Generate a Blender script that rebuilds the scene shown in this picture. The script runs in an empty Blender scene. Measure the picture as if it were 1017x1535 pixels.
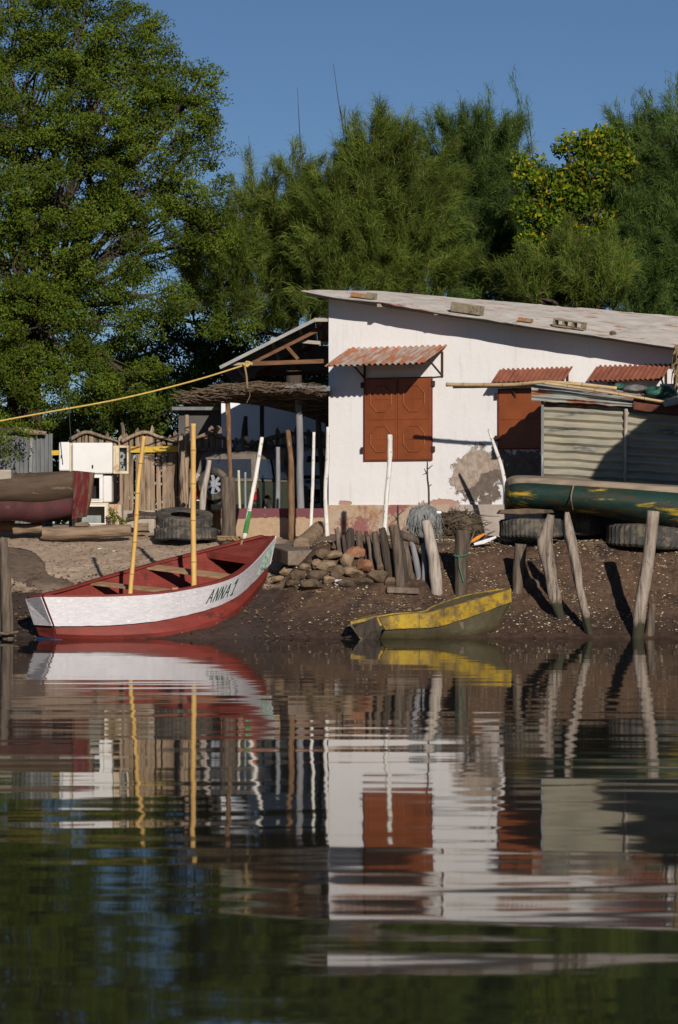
import bpy, math, random
import numpy as np
from mathutils import Vector, Matrix, noise

# ------------------------------------------------------------------ scene, camera, light
scn = bpy.context.scene
C = scn.collection
FPX, CX, HY, CAMZ = 4600.0, 508.5, 785.0, 2.0       # focal length in photo pixels, centre, horizon row, eye height

cam_d = bpy.data.cameras.new('camera')
cam = bpy.data.objects.new('camera', cam_d)
C.objects.link(cam)
cam.location = (0, 0, CAMZ)
cam.rotation_euler = (math.radians(90), 0, 0)
cam_d.sensor_fit = 'VERTICAL'
cam_d.sensor_height = 36
cam_d.lens = FPX / 1535 * 36
cam_d.shift_y = (HY - 767.5) / 1535
cam_d.clip_end = 4000
cam_d.dof.use_dof = True
cam_d.dof.focus_distance = 57
cam_d.dof.aperture_fstop = 5.6
scn.camera = cam

SUN_EL, SUN_AZ = math.radians(22), math.radians(14)   # azimuth measured from behind the camera towards the right
sunvec = Vector((math.sin(SUN_AZ) * math.cos(SUN_EL), -math.cos(SUN_AZ) * math.cos(SUN_EL), math.sin(SUN_EL)))
w = bpy.data.worlds.new('World')
scn.world = w
w.use_nodes = True
wn = w.node_tree.nodes
sky = wn.new('ShaderNodeTexSky')
sky.sky_type = 'NISHITA'
sky.sun_disc = False
sky.sun_elevation = SUN_EL
sky.sun_rotation = math.pi - SUN_AZ
sky.air_density = 0.8
sky.dust_density = 0.2
sky.ozone_density = 4.5
sky.altitude = 1500
w.node_tree.links.new(sky.outputs[0], wn['Background'].inputs[0])
wn['Background'].inputs[1].default_value = 0.060

sd = bpy.data.lights.new('sun', 'SUN')
sd.energy = 5.0
sd.angle = math.radians(0.6)
sd.color = (1.0, 0.93, 0.84)
sun = bpy.data.objects.new('sun', sd)
C.objects.link(sun)
sun.location = sunvec * 60
sun.rotation_euler = sunvec.to_track_quat('Z', 'Y').to_euler()

scn.view_settings.view_transform = 'Standard'
scn.view_settings.look = 'None'
scn.view_settings.exposure = -0.22
scn.view_settings.gamma = 1
scn.cycles.max_bounces = 6
scn.cycles.transparent_max_bounces = 4
scn.cycles.caustics_reflective = False
scn.cycles.caustics_refractive = False
scn.cycles.sample_clamp_indirect = 4

# ------------------------------------------------------------------ helpers
def P(px, py, Y):
    """point of the place seen at photo pixel (px, py), Y metres away"""
    return Vector(((px - CX) * Y / FPX, Y, CAMZ - (py - HY) * Y / FPX))

LP = [(40, -1.6), (50, -1.0), (53.5, 0), (56.2, .78), (59, 1.35), (61, 1.70), (64, 1.86), (70, 1.95), (90, 2.0), (3000, 2.0)]
RP = [(40, -1.6), (50, -1.0), (53.5, 0), (55.0, .72), (55.9, 1.42), (56.6, 1.66), (58.5, 1.74), (61, 1.76), (64, 1.86), (70, 1.95), (90, 2.0), (3000, 2.0)]
def interp(p, x):
    if x <= p[0][0]: return p[0][1]
    for (a, b), (c, d) in zip(p, p[1:]):
        if x <= c: return b + (d - b) * (x - a) / (c - a)
    return p[-1][1]
def sstep(a, b, x):
    t = min(1, max(0, (x - a) / (b - a)))
    return t * t * (3 - 2 * t)
def ground(x, y):
    yy = y + .22 * noise.noise(Vector((x * .5, 3.1, 0)))
    t = sstep(-1.3, -.3, x)
    h = interp(LP, yy) * (1 - t) + interp(RP, yy) * t
    k = sstep(53, 54.5, y) * (1 - sstep(62, 70, y))
    h += k * (.05 * noise.noise(Vector((x * 1.3, y * 1.3, 0))) + .03 * noise.noise(Vector((x * 4, y * 4, 7))))
    return h
def G(px, py):
    y = 52.0
    while y < 90:
        p = P(px, py, y)
        if ground(p.x, y) >= p.z: return p
        y += .02
    return P(px, py, 62)

def ip(pts, t):
    """Catmull-Rom through pts, t in 0..1"""
    n = len(pts) - 1
    x = min(max(t, 0), 1) * n
    i = min(int(x), n - 1); f = x - i
    p0 = pts[max(i - 1, 0)]; p1 = pts[i]; p2 = pts[i + 1]; p3 = pts[min(i + 2, n)]
    return .5 * ((2 * p1) + (p2 - p0) * f + (2 * p0 - 5 * p1 + 4 * p2 - p3) * f * f + (3 * p1 - p0 - 3 * p2 + p3) * f ** 3)

def tag(o, label=None, cat=None, group=None, kind=None):
    if label: o['label'] = label
    if cat: o['category'] = cat
    if group: o['group'] = group
    if kind: o['kind'] = kind
    return o

def empty(name, loc, label, cat, group=None, rz=0):
    o = bpy.data.objects.new(name, None)
    C.objects.link(o)
    o.location = loc
    o.rotation_euler = (0, 0, rz)
    o.empty_display_size = .2
    return tag(o, label, cat, group)

class MB:
    def __init__(s): s.v = []; s.f = []
    def add(s, vs, fs):
        b = len(s.v); s.v += [Vector(v) for v in vs]; s.f += [tuple(i + b for i in f) for f in fs]; return s
    def box(s, c, d, R=None):
        x, y, z = d[0] / 2, d[1] / 2, d[2] / 2
        vs = [Vector((i * x, j * y, k * z)) for i in (-1, 1) for j in (-1, 1) for k in (-1, 1)]
        if R is not None: vs = [R @ v for v in vs]
        c = Vector(c)
        return s.add([v + c for v in vs], [(0, 1, 3, 2), (4, 6, 7, 5), (0, 4, 5, 1), (2, 3, 7, 6), (0, 2, 6, 4), (1, 5, 7, 3)])
    def bar(s, a, b, wd, h, up=Vector((0, 0, 1))):
        a = Vector(a); b = Vector(b); d = (b - a); L = d.length; d.normalize()
        sd_ = d.cross(up)
        if sd_.length < 1e-4: sd_ = Vector((1, 0, 0))
        sd_.normalize(); u = sd_.cross(d).normalized()
        R = Matrix((sd_, d, u)).transposed()
        return s.box((a + b) / 2, (wd, L, h), R)
    def tube(s, pts, rad, n=10, nz=0.0, seed=0, cap=True, flat=1.0, fr=3.0):
        pts = [Vector(p) for p in pts]
        if not hasattr(rad, '__len__'): rad = [rad] * len(pts)
        vs = []; fs = []
        ref = Vector((0.13, -1, 0.07)).normalized()
        for i, p in enumerate(pts):
            d = (pts[min(i + 1, len(pts) - 1)] - pts[max(i - 1, 0)]).normalized()
            if abs(d.dot(ref)) > .95: ref = Vector((1, 0.1, 0)).normalized()
            a = (ref - d * ref.dot(d)).normalized(); b = d.cross(a)
            for k in range(n):
                th = 2 * math.pi * k / n
                r = rad[i]
                if nz: r *= 1 + nz * noise.noise(Vector((math.cos(th) * 1.3 + seed * 7.1, math.sin(th) * 1.3 + seed, (p - pts[0]).length * fr)))
                vs.append(p + a * math.cos(th) * r + b * math.sin(th) * r * flat)
        for i in range(len(pts) - 1):
            for k in range(n):
                k2 = (k + 1) % n
                fs.append((i * n + k, i * n + k2, (i + 1) * n + k2, (i + 1) * n + k))
        if cap:
            fs.append(tuple(range(n))[::-1]); fs.append(tuple((len(pts) - 1) * n + k for k in range(n)))
        return s.add(vs, fs)
    def loft(s, secs, close=False):
        n = len(secs[0]); vs = [p for q in secs for p in q]; fs = []
        for i in range(len(secs) - 1):
            for k in range(n if close else n - 1):
                k2 = (k + 1) % n
                fs.append((i * n + k, i * n + k2, (i + 1) * n + k2, (i + 1) * n + k))
        return s.add(vs, fs)
    def poly(s, pts): return s.add(pts, [tuple(range(len(pts)))])
    def prism(s, pts, d):
        """flat outline pts pushed along vector d"""
        n = len(pts); pts = [Vector(p) for p in pts]; d = Vector(d)
        fs = [tuple(range(n))[::-1], tuple(range(n, 2 * n))]
        fs += [(k, (k + 1) % n, n + (k + 1) % n, n + k) for k in range(n)]
        return s.add(pts + [p + d for p in pts], fs)
    def corr(s, o, U, V, waves, amp, nv=4, per=6, nz=0.0, seed=0, nrm=None):
        """corrugated sheet: waves counted along U"""
        o = Vector(o); U = Vector(U); V = Vector(V); N = nrm or U.cross(V).normalized()
        nu = int(waves * per); vs = []; fs = []
        for j in range(nv + 1):
            for i in range(nu + 1):
                h = amp * math.sin(2 * math.pi * i / per)
                p = o + U * (i / nu) + V * (j / nv) + N * h
                if nz: p += N * nz * noise.noise(p * 1.7 + Vector((seed, 0, 0)))
                if nz and j in (0, nv): p += V.normalized() * nz * 1.2 * noise.noise(Vector((p.x * 5, p.y * 5, seed)))
                vs.append(p)
        m = nu + 1
        for j in range(nv):
            for i in range(nu): fs.append((j * m + i, j * m + i + 1, (j + 1) * m + i + 1, (j + 1) * m + i))
        return s.add(vs, fs)
    def build(s, name, m, parent=None, local=False, smooth=False, bevel=0, solid=0, sub=0, origin=None, off=0):
        if parent is not None:
            o0 = Vector((0, 0, 0)) if local else parent_origin(parent)
        elif origin is not None: o0 = Vector(origin)
        else:
            o0 = Vector((sum(v.x for v in s.v) / len(s.v), sum(v.y for v in s.v) / len(s.v), min(v.z for v in s.v)))
        me = bpy.data.meshes.new(name)
        me.from_pydata([v - o0 for v in s.v], [], s.f)
        me.materials.append(m)
        o = bpy.data.objects.new(name, me); C.objects.link(o)
        if parent is not None:
            o.parent = parent
            if parent.type == 'MESH' and not local: pass
        else: o.location = o0
        ORI[o.name] = o0 if parent is None or not local else Vector((0, 0, 0))
        if smooth:
            for p in me.polygons: p.use_smooth = True
        if solid:
            md = o.modifiers.new('solid', 'SOLIDIFY'); md.thickness = solid; md.offset = off
        if bevel:
            md = o.modifiers.new('bevel', 'BEVEL'); md.width = bevel; md.segments = 2; md.limit_method = 'ANGLE'; md.angle_limit = .7
        if sub:
            md = o.modifiers.new('sub', 'SUBSURF'); md.levels = sub; md.render_levels = sub
        return o
ORI = {}
def parent_origin(p):
    # world origin of an unrotated parent chain
    o = Vector((0, 0, 0))
    while p is not None:
        o += Vector(p.location); p = p.parent
    return o

def fast(name, verts, m, parent=None, origin=None, nper=4):
    """one mesh of many separate quads (numpy N*4x3)"""
    o0 = parent_origin(parent) if parent is not None else Vector(origin or (0, 0, 0))
    verts = verts.reshape(-1, 3) - np.array(o0)
    nq = len(verts) // nper
    me = bpy.data.meshes.new(name)
    me.vertices.add(len(verts)); me.vertices.foreach_set('co', verts.astype(np.float32).ravel())
    me.loops.add(nq * nper); me.loops.foreach_set('vertex_index', np.arange(nq * nper, dtype=np.int32))
    me.polygons.add(nq); me.polygons.foreach_set('loop_start', (np.arange(nq) * nper).astype(np.int32))
    me.polygons.foreach_set('loop_total', np.full(nq, nper, dtype=np.int32))
    me.update(calc_edges=True)
    me.materials.append(m)
    o = bpy.data.objects.new(name, me); C.objects.link(o)
    if parent is not None: o.parent = parent
    else: o.location = o0
    return o

# ------------------------------------------------------------------ materials
def nn(nt, t, **kw):
    n = nt.nodes.new(t)
    for k, v in kw.items(): setattr(n, k, v)
    return n
def mix(nt, fac, a, b, mode='MIX'):
    n = nt.nodes.new('ShaderNodeMixRGB'); n.blend_type = mode
    for i, v in enumerate((fac, a, b)):
        if isinstance(v, (int, float)): n.inputs[i].default_value = v
        elif isinstance(v, tuple): n.inputs[i].default_value = (*v, 1)
        else: nt.links.new(v, n.inputs[i])
    return n.outputs[0]
def ntex(nt, vec, scale, detail=6, rough=.6):
    n = nt.nodes.new('ShaderNodeTexNoise'); n.inputs['Scale'].default_value = scale
    n.inputs['Detail'].default_value = detail; n.inputs['Roughness'].default_value = rough
    nt.links.new(vec, n.inputs['Vector']); return n.outputs[0]
def mapr(nt, v, a, b, c=0., d=1.):
    n = nt.nodes.new('ShaderNodeMapRange'); nt.links.new(v, n.inputs[0])
    for i, x in enumerate((a, b, c, d)): n.inputs[i + 1].default_value = x
    return n.outputs[0]
def math_(nt, op, a, b=0.0):
    n = nt.nodes.new('ShaderNodeMath'); n.operation = op
    for i, v in enumerate((a, b)):
        if isinstance(v, (int, float)): n.inputs[i].default_value = v
        else: nt.links.new(v, n.inputs[i])
    return n.outputs[0]
def mapping(nt, vec, scale=(1, 1, 1), loc=(0, 0, 0)):
    n = nt.nodes.new('ShaderNodeMapping'); n.inputs['Scale'].default_value = scale; n.inputs['Location'].default_value = loc
    nt.links.new(vec, n.inputs[0]); return n.outputs[0]
def newmat(name):
    m = bpy.data.materials.new(name); m.use_nodes = True
    return m, m.node_tree, m.node_tree.nodes['Principled BSDF']
def mat(name, c1, c2, st=(1, 1, 1), ns=5, rough=.85, spec=.25, c3=None, t3=.6, s3=3, w3=.03, st3=None, c4=None, t4=.6, s4=3, bump=.01, bs=None, metal=0, ramp=(.35, .65), var=0, wet=None):
    m, nt, b = newmat(name)
    tc = nn(nt, 'ShaderNodeTexCoord').outputs['Object']
    v = mapping(nt, tc, st)
    n1 = ntex(nt, v, ns)
    col = mix(nt, mapr(nt, n1, *ramp), c1, c2)
    if c3:
        v3 = mapping(nt, tc, st3 or st)
        col = mix(nt, mapr(nt, ntex(nt, v3, s3, 8, .65), t3 - w3, t3 + w3), col, c3)
    if c4:
        v4 = mapping(nt, tc, st3 or (1, 1, 1), (5, 3, 8))
        col = mix(nt, mapr(nt, ntex(nt, v4, s4, 8, .7), t4 - .04, t4 + .04), col, c4)
    if var:
        oi = nn(nt, 'ShaderNodeObjectInfo')
        vv = nn(nt, 'ShaderNodeVectorMath', operation='SCALE'); nt.links.new(col, vv.inputs[0]); nt.links.new(mapr(nt, oi.outputs['Random'], 0, 1, 1 - var, 1 + var), vv.inputs['Scale']); col = vv.outputs[0]
    if wet:
        sz = nn(nt, 'ShaderNodeSeparateXYZ'); nt.links.new(tc, sz.inputs[0])
        zz = math_(nt, 'ADD', sz.outputs[2], mapr(nt, ntex(nt, tc, 6, 6), 0, 1, -.2, .2))
        col = mix(nt, mapr(nt, zz, wet, wet + .12, 1, 0), col, (.045, .042, .025))
        col = mix(nt, mapr(nt, ntex(nt, tc, 14, 3), .68, .70, 0, 1), col, (.30, .25, .17))
    nt.links.new(col, b.inputs['Base Color'])
    b.inputs['Roughness'].default_value = rough; b.inputs['Specular IOR Level'].default_value = spec; b.inputs['Metallic'].default_value = metal
    if bump:
        bn = nn(nt, 'ShaderNodeBump'); bn.inputs['Distance'].default_value = bump; bn.inputs['Strength'].default_value = 1
        nt.links.new(ntex(nt, v, bs or ns * 2, 8, .65), bn.inputs['Height']); nt.links.new(bn.outputs[0], b.inputs['Normal'])
    return m

def leafmat(name, cols, trans=.35):
    m, nt, b = newmat(name)
    g = nn(nt, 'ShaderNodeNewGeometry')
    r = nn(nt, 'ShaderNodeValToRGB'); nt.links.new(g.outputs['Random Per Island'], r.inputs[0])
    e = r.color_ramp.elements
    while len(e) < len(cols): e.new(.5)
    for i, (p, c) in enumerate(cols): e[i].position = p; e[i].color = (*c, 1)
    tc = nn(nt, 'ShaderNodeTexCoord').outputs['Object']
    cl = mapr(nt, ntex(nt, tc, .9, 3), .35, .65, .55, 1.35)
    mul = nn(nt, 'ShaderNodeVectorMath', operation='SCALE'); nt.links.new(r.outputs[0], mul.inputs[0]); nt.links.new(cl, mul.inputs['Scale'])
    nt.links.new(mul.outputs[0], b.inputs['Base Color'])
    b.inputs['Roughness'].default_value = .7; b.inputs['Specular IOR Level'].default_value = .12
    tr = nn(nt, 'ShaderNodeBsdfTranslucent'); nt.links.new(mul.outputs[0], tr.inputs[0])
    mx = nn(nt, 'ShaderNodeMixShader'); mx.inputs[0].default_value = trans
    nt.links.new(b.outputs[0], mx.inputs[1]); nt.links.new(tr.outputs[0], mx.inputs[2])
    nt.links.new(mx.outputs[0], nt.nodes['Material Output'].inputs[0])
    return m

M = {}
M['post'] = mat('weathered post wood', (.18, .135, .10), (.07, .052, .04), (9, 9, .9), 2.2, c3=(.06, .045, .035), t3=.62, s3=2.5, bump=.016, var=.2)
M['stake'] = mat('grey mooring stake wood', (.38, .31, .25), (.18, .14, .11), (9, 9, 1.2), 2.0, c3=(.08, .06, .045), t3=.60, s3=2.2, bump=.022, var=.12, wet=.52)
M['post_grey'] = mat('grey driftwood', (.50, .43, .36), (.27, .22, .18), (9, 9, .9), 2.2, c3=(.11, .09, .07), t3=.64, s3=2, bump=.012)
M['post_dark'] = mat('dark old wood', (.085, .065, .05), (.035, .027, .022), (9, 9, .9), 2.2, bump=.012)
M['post_brown'] = mat('brown bark wood', (.26, .15, .08), (.10, .055, .032), (5, 5, .9), 2.5, c3=(.35, .22, .12), t3=.62, s3=2.5, bump=.015)
M['post_bluegrey'] = mat('smooth grey pole wood', (.27, .27, .28), (.17, .165, .17), (6, 6, .7), 2.2, c3=(.09, .08, .07), t3=.68, bump=.008)
M['paling'] = mat('weathered paling wood', (.33, .24, .165), (.16, .11, .072), (8, 8, .7), 2.4, c3=(.06, .042, .03), t3=.60, s3=2.5, bump=.012, var=.28)
M['white_pole'] = mat('whitewashed pole', (.78, .75, .70), (.62, .58, .52), (5, 5, 1), 3, c3=(.33, .25, .18), t3=.61, s3=5, st3=(2, 2, 2), bump=.012, var=.06)
M['cream_pole'] = mat('cream pole', (.6, .54, .42), (.5, .44, .33), (5, 5, 1), 3, bump=.003)
M['bamboo'] = mat('yellow bamboo', (.72, .45, .14), (.55, .32, .10), (5, 5, .8), 2.5, rough=.5, c3=(.28, .15, .05), t3=.68, s3=2, bump=.002)
M['bamboo_pale'] = mat('pale dry bamboo', (.58, .43, .24), (.42, .28, .14), (.9, 5, 5), 2.5, rough=.6, c3=(.2, .12, .06), t3=.66, s3=2, bump=.003)
M['bamboo_ring'] = mat('bamboo node', (.30, .17, .06), (.2, .11, .04), bump=0)
M['timber'] = mat('reddish timber', (.20, .10, .05), (.12, .06, .032), (1, 6, 6), 3, bump=.004)
M['timber_pale'] = mat('pale timber', (.42, .37, .29), (.3, .26, .2), (1, 6, 6), 3, bump=.004)
M['log'] = mat('old log wood', (.30, .21, .14), (.17, .115, .075), (1, 7, 7), 2.2, c3=(.06, .042, .03), t3=.66, s3=2.5, bump=.015)
M['bark'] = mat('tree bark', (.09, .068, .052), (.045, .032, .025), (6, 6, 1.2), 3, bump=.02)
M['tin'] = mat('grey corrugated tin', (.31, .31, .28), (.22, .22, .20), (1, 1, 3), 2.5, rough=.55, spec=.4, c3=(.16, .16, .15), t3=.63, s3=2, bump=.003)
M['tin_dark'] = mat('dull grey tin', (.20, .21, .21), (.12, .125, .13), (3, 3, .6), 2.5, rough=.6, c3=(.34, .34, .33), t3=.67, s3=3, bump=.003)
M['tin_panel'] = mat('weathered greenish grey tin', (.38, .34, .25), (.27, .25, .20), (.5, 1, 2), 3, rough=.75, spec=.2, c3=(.14, .14, .13), t3=.64, s3=3, bump=.012, bs=5)
M['tin_rust'] = mat('tin with rust patches', (.40, .40, .35), (.27, .28, .26), (1, 1, 1), 3, rough=.6, spec=.35, c3=(.26, .085, .035), t3=.57, s3=2.6, w3=.05, st3=(.6, 1, 2.2), bump=.006)
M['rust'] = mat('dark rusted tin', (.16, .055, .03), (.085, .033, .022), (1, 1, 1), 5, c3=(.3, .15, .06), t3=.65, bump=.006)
M['rust_red'] = mat('rust red tin sheet', (.26, .095, .055), (.18, .06, .04), (1.5, 1, 1), 4, rough=.7, c3=(.11, .05, .04), t3=.68, s3=5, bump=.004)
M['rust_streak'] = mat('rust streaked tin sheet', (.40, .35, .30), (.28, .23, .2), (4, 1, 1), 3, rough=.6, c3=(.33, .115, .05), t3=.50, s3=2.2, w3=.07, st3=(5, 1, 1), c4=(.4, .13, .06), t4=.60, bump=.004)
M['roof'] = mat('sun bleached grey roof tin', (.50, .46, .42), (.38, .35, .31), (1, 1, 1), 2, rough=.6, spec=.3, c3=(.30, .11, .06), t3=.60, s3=2.2, w3=.04, st3=(.35, 4, 4), c4=(.25, .2, .17), t4=.66, bump=.004)
M['shutter'] = mat('brown painted steel shutter', (.26, .070, .021), (.20, .054, .016), (1, 1, 1), 3, rough=.45, spec=.4, c3=(.19, .055, .02), t3=.7, bump=.002)
M['shutter_edge'] = mat('dark red shutter edge', (.19, .04, .025), (.12, .03, .02), bump=.001)
M['iron'] = mat('rusty iron', (.07, .035, .025), (.04, .022, .018), bump=.002)
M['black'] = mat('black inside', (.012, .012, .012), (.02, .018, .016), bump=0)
M['tyre'] = mat('dusty tyre rubber', (.075, .07, .062), (.04, .038, .035), (1, 1, 1), 4, rough=.8, c3=(.30, .25, .18), t3=.66, s3=7, w3=.03, c4=(.14, .115, .085), t4=.55, s4=3, bump=.012, bs=20)
M['rim_metal'] = mat('alloy wheel', (.62, .62, .64), (.5, .5, .52), rough=.35, spec=.5, bump=0, metal=.5)
M['car_green'] = mat('dark olive car paint', (.075, .078, .042), (.055, .058, .032), rough=.25, spec=.6, bump=0)
M['car_top'] = mat('dull brown black soft top', (.20, .165, .135), (.15, .12, .10), rough=.7, bump=.004)
M['car_white'] = mat('white car paint', (.74, .74, .76), (.68, .68, .7), rough=.25, spec=.5, bump=0)
M['glass'] = mat('dark car window', (.03, .035, .045), (.04, .045, .055), rough=.08, spec=.8, bump=0)
M['lamp_red'] = mat('red lamp lens', (.5, .01, .01), (.4, .01, .01), rough=.2, spec=.6, bump=0)
M['lamp_orange'] = mat('orange lamp lens', (.8, .22, .05), (.7, .2, .05), rough=.2, spec=.6, bump=0)
M['boat_red'] = mat('dark red boat paint', (.235, .038, .026), (.165, .028, .02), (.6, .6, 2), 3.5, rough=.6, spec=.3, c3=(.09, .025, .02), t3=.62, s3=4, c4=(.34, .16, .13), t4=.68, s4=7, bump=.008, bs=12)
M['boat_white'] = mat('brushed white boat paint', (.74, .71, .72), (.60, .56, .575), (1, 1, 2.5), 5, rough=.6, c3=(.84, .82, .83), t3=.60, s3=5, bump=.012, bs=9)
M['boat_in'] = mat('worn red boat inside', (.26, .05, .035), (.19, .035, .027), (1, 1, 1), 3, rough=.6, c3=(.2, .12, .08), t3=.70, bump=.004)
M['thwart'] = mat('worn plank', (.42, .28, .15), (.27, .16, .09), (1, 6, 6), 2, bump=.006)
M['lettering'] = mat('green black lettering paint', (.012, .045, .032), (.018, .06, .04), bump=0)
M['green_mark'] = mat('faded green lettering paint', (.05, .19, .10), (.35, .45, .38), ns=9, bump=0)
M['boat_yellow'] = mat('scuffed yellow boat paint', (.46, .30, .02), (.30, .19, .022), (1, 1, 1), 4, rough=.55, c3=(.15, .10, .035), t3=.53, s3=3.5, w3=.07, c4=(.2, .14, .08), t4=.6, s4=9, bump=.012, bs=9)
M['boat_slime'] = mat('slimy olive hull wood', (.085, .07, .035), (.045, .038, .022), (1, 1, 1.5), 3, rough=.5, c3=(.15, .11, .065), t3=.62, bump=.012)
M['old_wood_hull'] = mat('bare brown hull wood', (.115, .078, .05), (.065, .044, .03), (.5, .5, 3), 2.5, c3=(.17, .12, .075), t3=.63, s3=2.5, bump=.008)
M['old_red_hull'] = mat('faded maroon hull paint', (.095, .034, .034), (.06, .024, .024), (2, 2, .8), 2.5, c3=(.14, .018, .022), t3=.62, c4=(.13, .08, .06), t4=.66, bump=.006)
M['old_red_band'] = mat('peeling red hull paint', (.16, .018, .02), (.09, .016, .016), (4, 4, .8), 2.5, c3=(.12, .08, .06), t3=.56, w3=.06, bump=.008)
M['pirogue_rim'] = mat('bleached hull rim wood', (.34, .27, .20), (.20, .15, .11), (.6, 4, 4), 2.5, c3=(.17, .12, .08), t3=.66, bump=.01)
M['pirogue'] = mat('green hull paint with yellow patches', (.009, .028, .024), (.013, .042, .032), (1, 1, 1), 3, rough=.65, spec=.2, c3=(.45, .30, .03), t3=.585, s3=2.2, w3=.05, st3=(.5, 1, 2.4), c4=(.035, .035, .022), t4=.52, bump=.006)
M['rope_y'] = mat('yellow rope', (.62, .44, .13), (.48, .32, .09), ns=20, bump=.004)
M['rope_b'] = mat('brown rope', (.30, .2, .11), (.2, .13, .07), ns=20, bump=.004)
M['rope_d'] = mat('dark cord', (.03, .03, .03), (.04, .04, .035), bump=0)
M['string_g'] = mat('green string', (.05, .28, .13), (.04, .2, .1), bump=0)
M['white_enamel'] = mat('old white enamel', (.74, .72, .69), (.68, .65, .61), (1, 1, 1), 2, rough=.4, spec=.45, c3=(.6, .38, .18), t3=.70, s3=2.5, w3=.05, bump=0)
M['cream_enamel'] = mat('rust stained cream enamel', (.66, .56, .40), (.55, .42, .27), (1, 1, 1), 4, rough=.55, c3=(.36, .15, .06), t3=.60, s3=4, w3=.06, bump=.002)
M['rust_enamel'] = mat('rust streaked steel case', (.52, .46, .36), (.42, .33, .22), (6, 6, .8), 2, rough=.6, c3=(.4, .15, .04), t3=.55, s3=2, w3=.07, st3=(5, 5, .6), bump=.003)
M['grey_steel'] = mat('blue grey steel', (.26, .30, .30), (.18, .21, .21), rough=.6, bump=.003)
M['white_shade'] = mat('white washed wall', (.80, .80, .82), (.72, .72, .75), ns=1.2, bump=.01)
M['grey_wall'] = mat('dark grey wall', (.10, .095, .09), (.07, .065, .06), ns=1.2, bump=.01)
M['concrete'] = mat('bare concrete', (.42, .37, .31), (.30, .26, .21), ns=4, c3=(.2, .16, .12), t3=.64, bump=.01)
M['slab'] = mat('dusty slab', (.22, .17, .13), (.13, .095, .07), ns=6, c3=(.12, .09, .07), t3=.63, bump=.012)
M['matting'] = mat('worn matting', (.20, .145, .105), (.13, .09, .065), ns=6, c3=(.09, .06, .045), t3=.6, bump=.02)
M['rock'] = mat('brown rock', (.17, .115, .072), (.085, .058, .038), ns=5, c3=(.045, .045, .032), t3=.60, bump=.03)
M['rock_tan'] = mat('tan rock', (.32, .225, .14), (.18, .12, .075), ns=5, c3=(.13, .09, .06), t3=.62, bump=.03)
M['rock_red'] = mat('reddish broken brick', (.33, .155, .085), (.22, .10, .055), ns=5, c3=(.42, .35, .28), t3=.64, bump=.02)
M['brick'] = mat('orange roof brick', (.43, .2, .09), (.28, .13, .065), ns=6, c3=(.3, .25, .18), t3=.6, bump=.01)
M['block'] = mat('mossy concrete block', (.30, .25, .17), (.19, .155, .10), ns=8, c3=(.09, .075, .05), t3=.62, bump=.015)
M['net_grey'] = mat('grey blue fishing net', (.34, .34, .33), (.15, .15, .145), (14, 14, 1.2), 2, bump=.03)
M['net_brown'] = mat('brown fishing net', (.20, .15, .10), (.085, .062, .045), (8, 8, 8), 3, bump=.05)
M['tarp'] = mat('green tarpaulin', (.04, .13, .095), (.025, .08, .06), ns=5, rough=.6, bump=.02)
M['tarp_grey'] = mat('grey cloth', (.22, .21, .21), (.12, .115, .11), ns=5, bump=.02)
M['white_plastic'] = mat('white plastic', (.82, .82, .83), (.72, .72, .74), rough=.4, bump=.004)
M['orange_plastic'] = mat('orange plastic', (.75, .27, .03), (.6, .2, .03), rough=.4, bump=.002)
M['blue_plastic'] = mat('blue plastic', (.02, .06, .16), (.03, .08, .2), rough=.4, bump=.01)
M['shell'] = mat('pale shell', (.66, .57, .40), (.46, .35, .20), ns=30, rough=.6, bump=0)
M['thatch'] = mat('dry brushwood', (.20, .145, .095), (.10, .07, .045), (3, 3, 3), 5, bump=.01)
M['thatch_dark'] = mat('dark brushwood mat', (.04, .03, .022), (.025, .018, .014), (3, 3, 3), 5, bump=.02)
M['straw'] = mat('yellow straw', (.38, .28, .14), (.22, .15, .08), ns=9, bump=.01)
M['yellow_board'] = mat('faded yellow board', (.62, .42, .06), (.5, .32, .05), (1, 4, 4), 3, c3=(.25, .18, .1), t3=.64, bump=.004)
M['green_paint'] = mat('green painted pole foot', (.07, .26, .07), (.05, .18, .05), ns=6, c3=(.7, .68, .62), t3=.62, bump=.003)
M['leaf_neem'] = leafmat('neem leaf', [(0, (.06, .095, .012)), (.45, (.095, .14, .014)), (.9, (.135, .18, .02)), (1, (.22, .20, .02))])
M['leaf_dark'] = leafmat('dark broad leaf', [(0, (.03, .05, .010)), (.5, (.055, .088, .014)), (1, (.09, .13, .02))], .25)
M['leaf_yellow'] = leafmat('yellowing leaf', [(0, (.05, .10, .01)), (.45, (.10, .17, .012)), (.82, (.20, .25, .015)), (.955, (.42, .33, .02)), (1, (.55, .36, .02))])
M['needle'] = leafmat('casuarina needle', [(0, (.07, .12, .026)), (.45, (.15, .215, .036)), (.85, (.22, .27, .045)), (1, (.32, .25, .09))], .45)
M['needle_cool'] = leafmat('cool casuarina needle', [(0, (.06, .115, .032)), (.5, (.125, .20, .048)), (1, (.20, .26, .065))], .45)
M['twig'] = mat('thin twig', (.16, .11, .08), (.1, .07, .05), bump=0)

# house wall: white render with its bare patches, the darker ones with shade put into their colour
def ell(nt, tc, c, r, ang=0):
    n = nn(nt, 'ShaderNodeMapping'); n.vector_type = 'TEXTURE'
    n.inputs['Location'].default_value = (c[0], 0, c[1]); n.inputs['Scale'].default_value = (r[0], 1e6, r[1]); n.inputs['Rotation'].default_value = (0, ang, 0)
    nt.links.new(tc, n.inputs[0])
    l = nn(nt, 'ShaderNodeVectorMath', operation='LENGTH'); nt.links.new(n.outputs[0], l.inputs[0])
    return l.outputs['Value']

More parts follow.
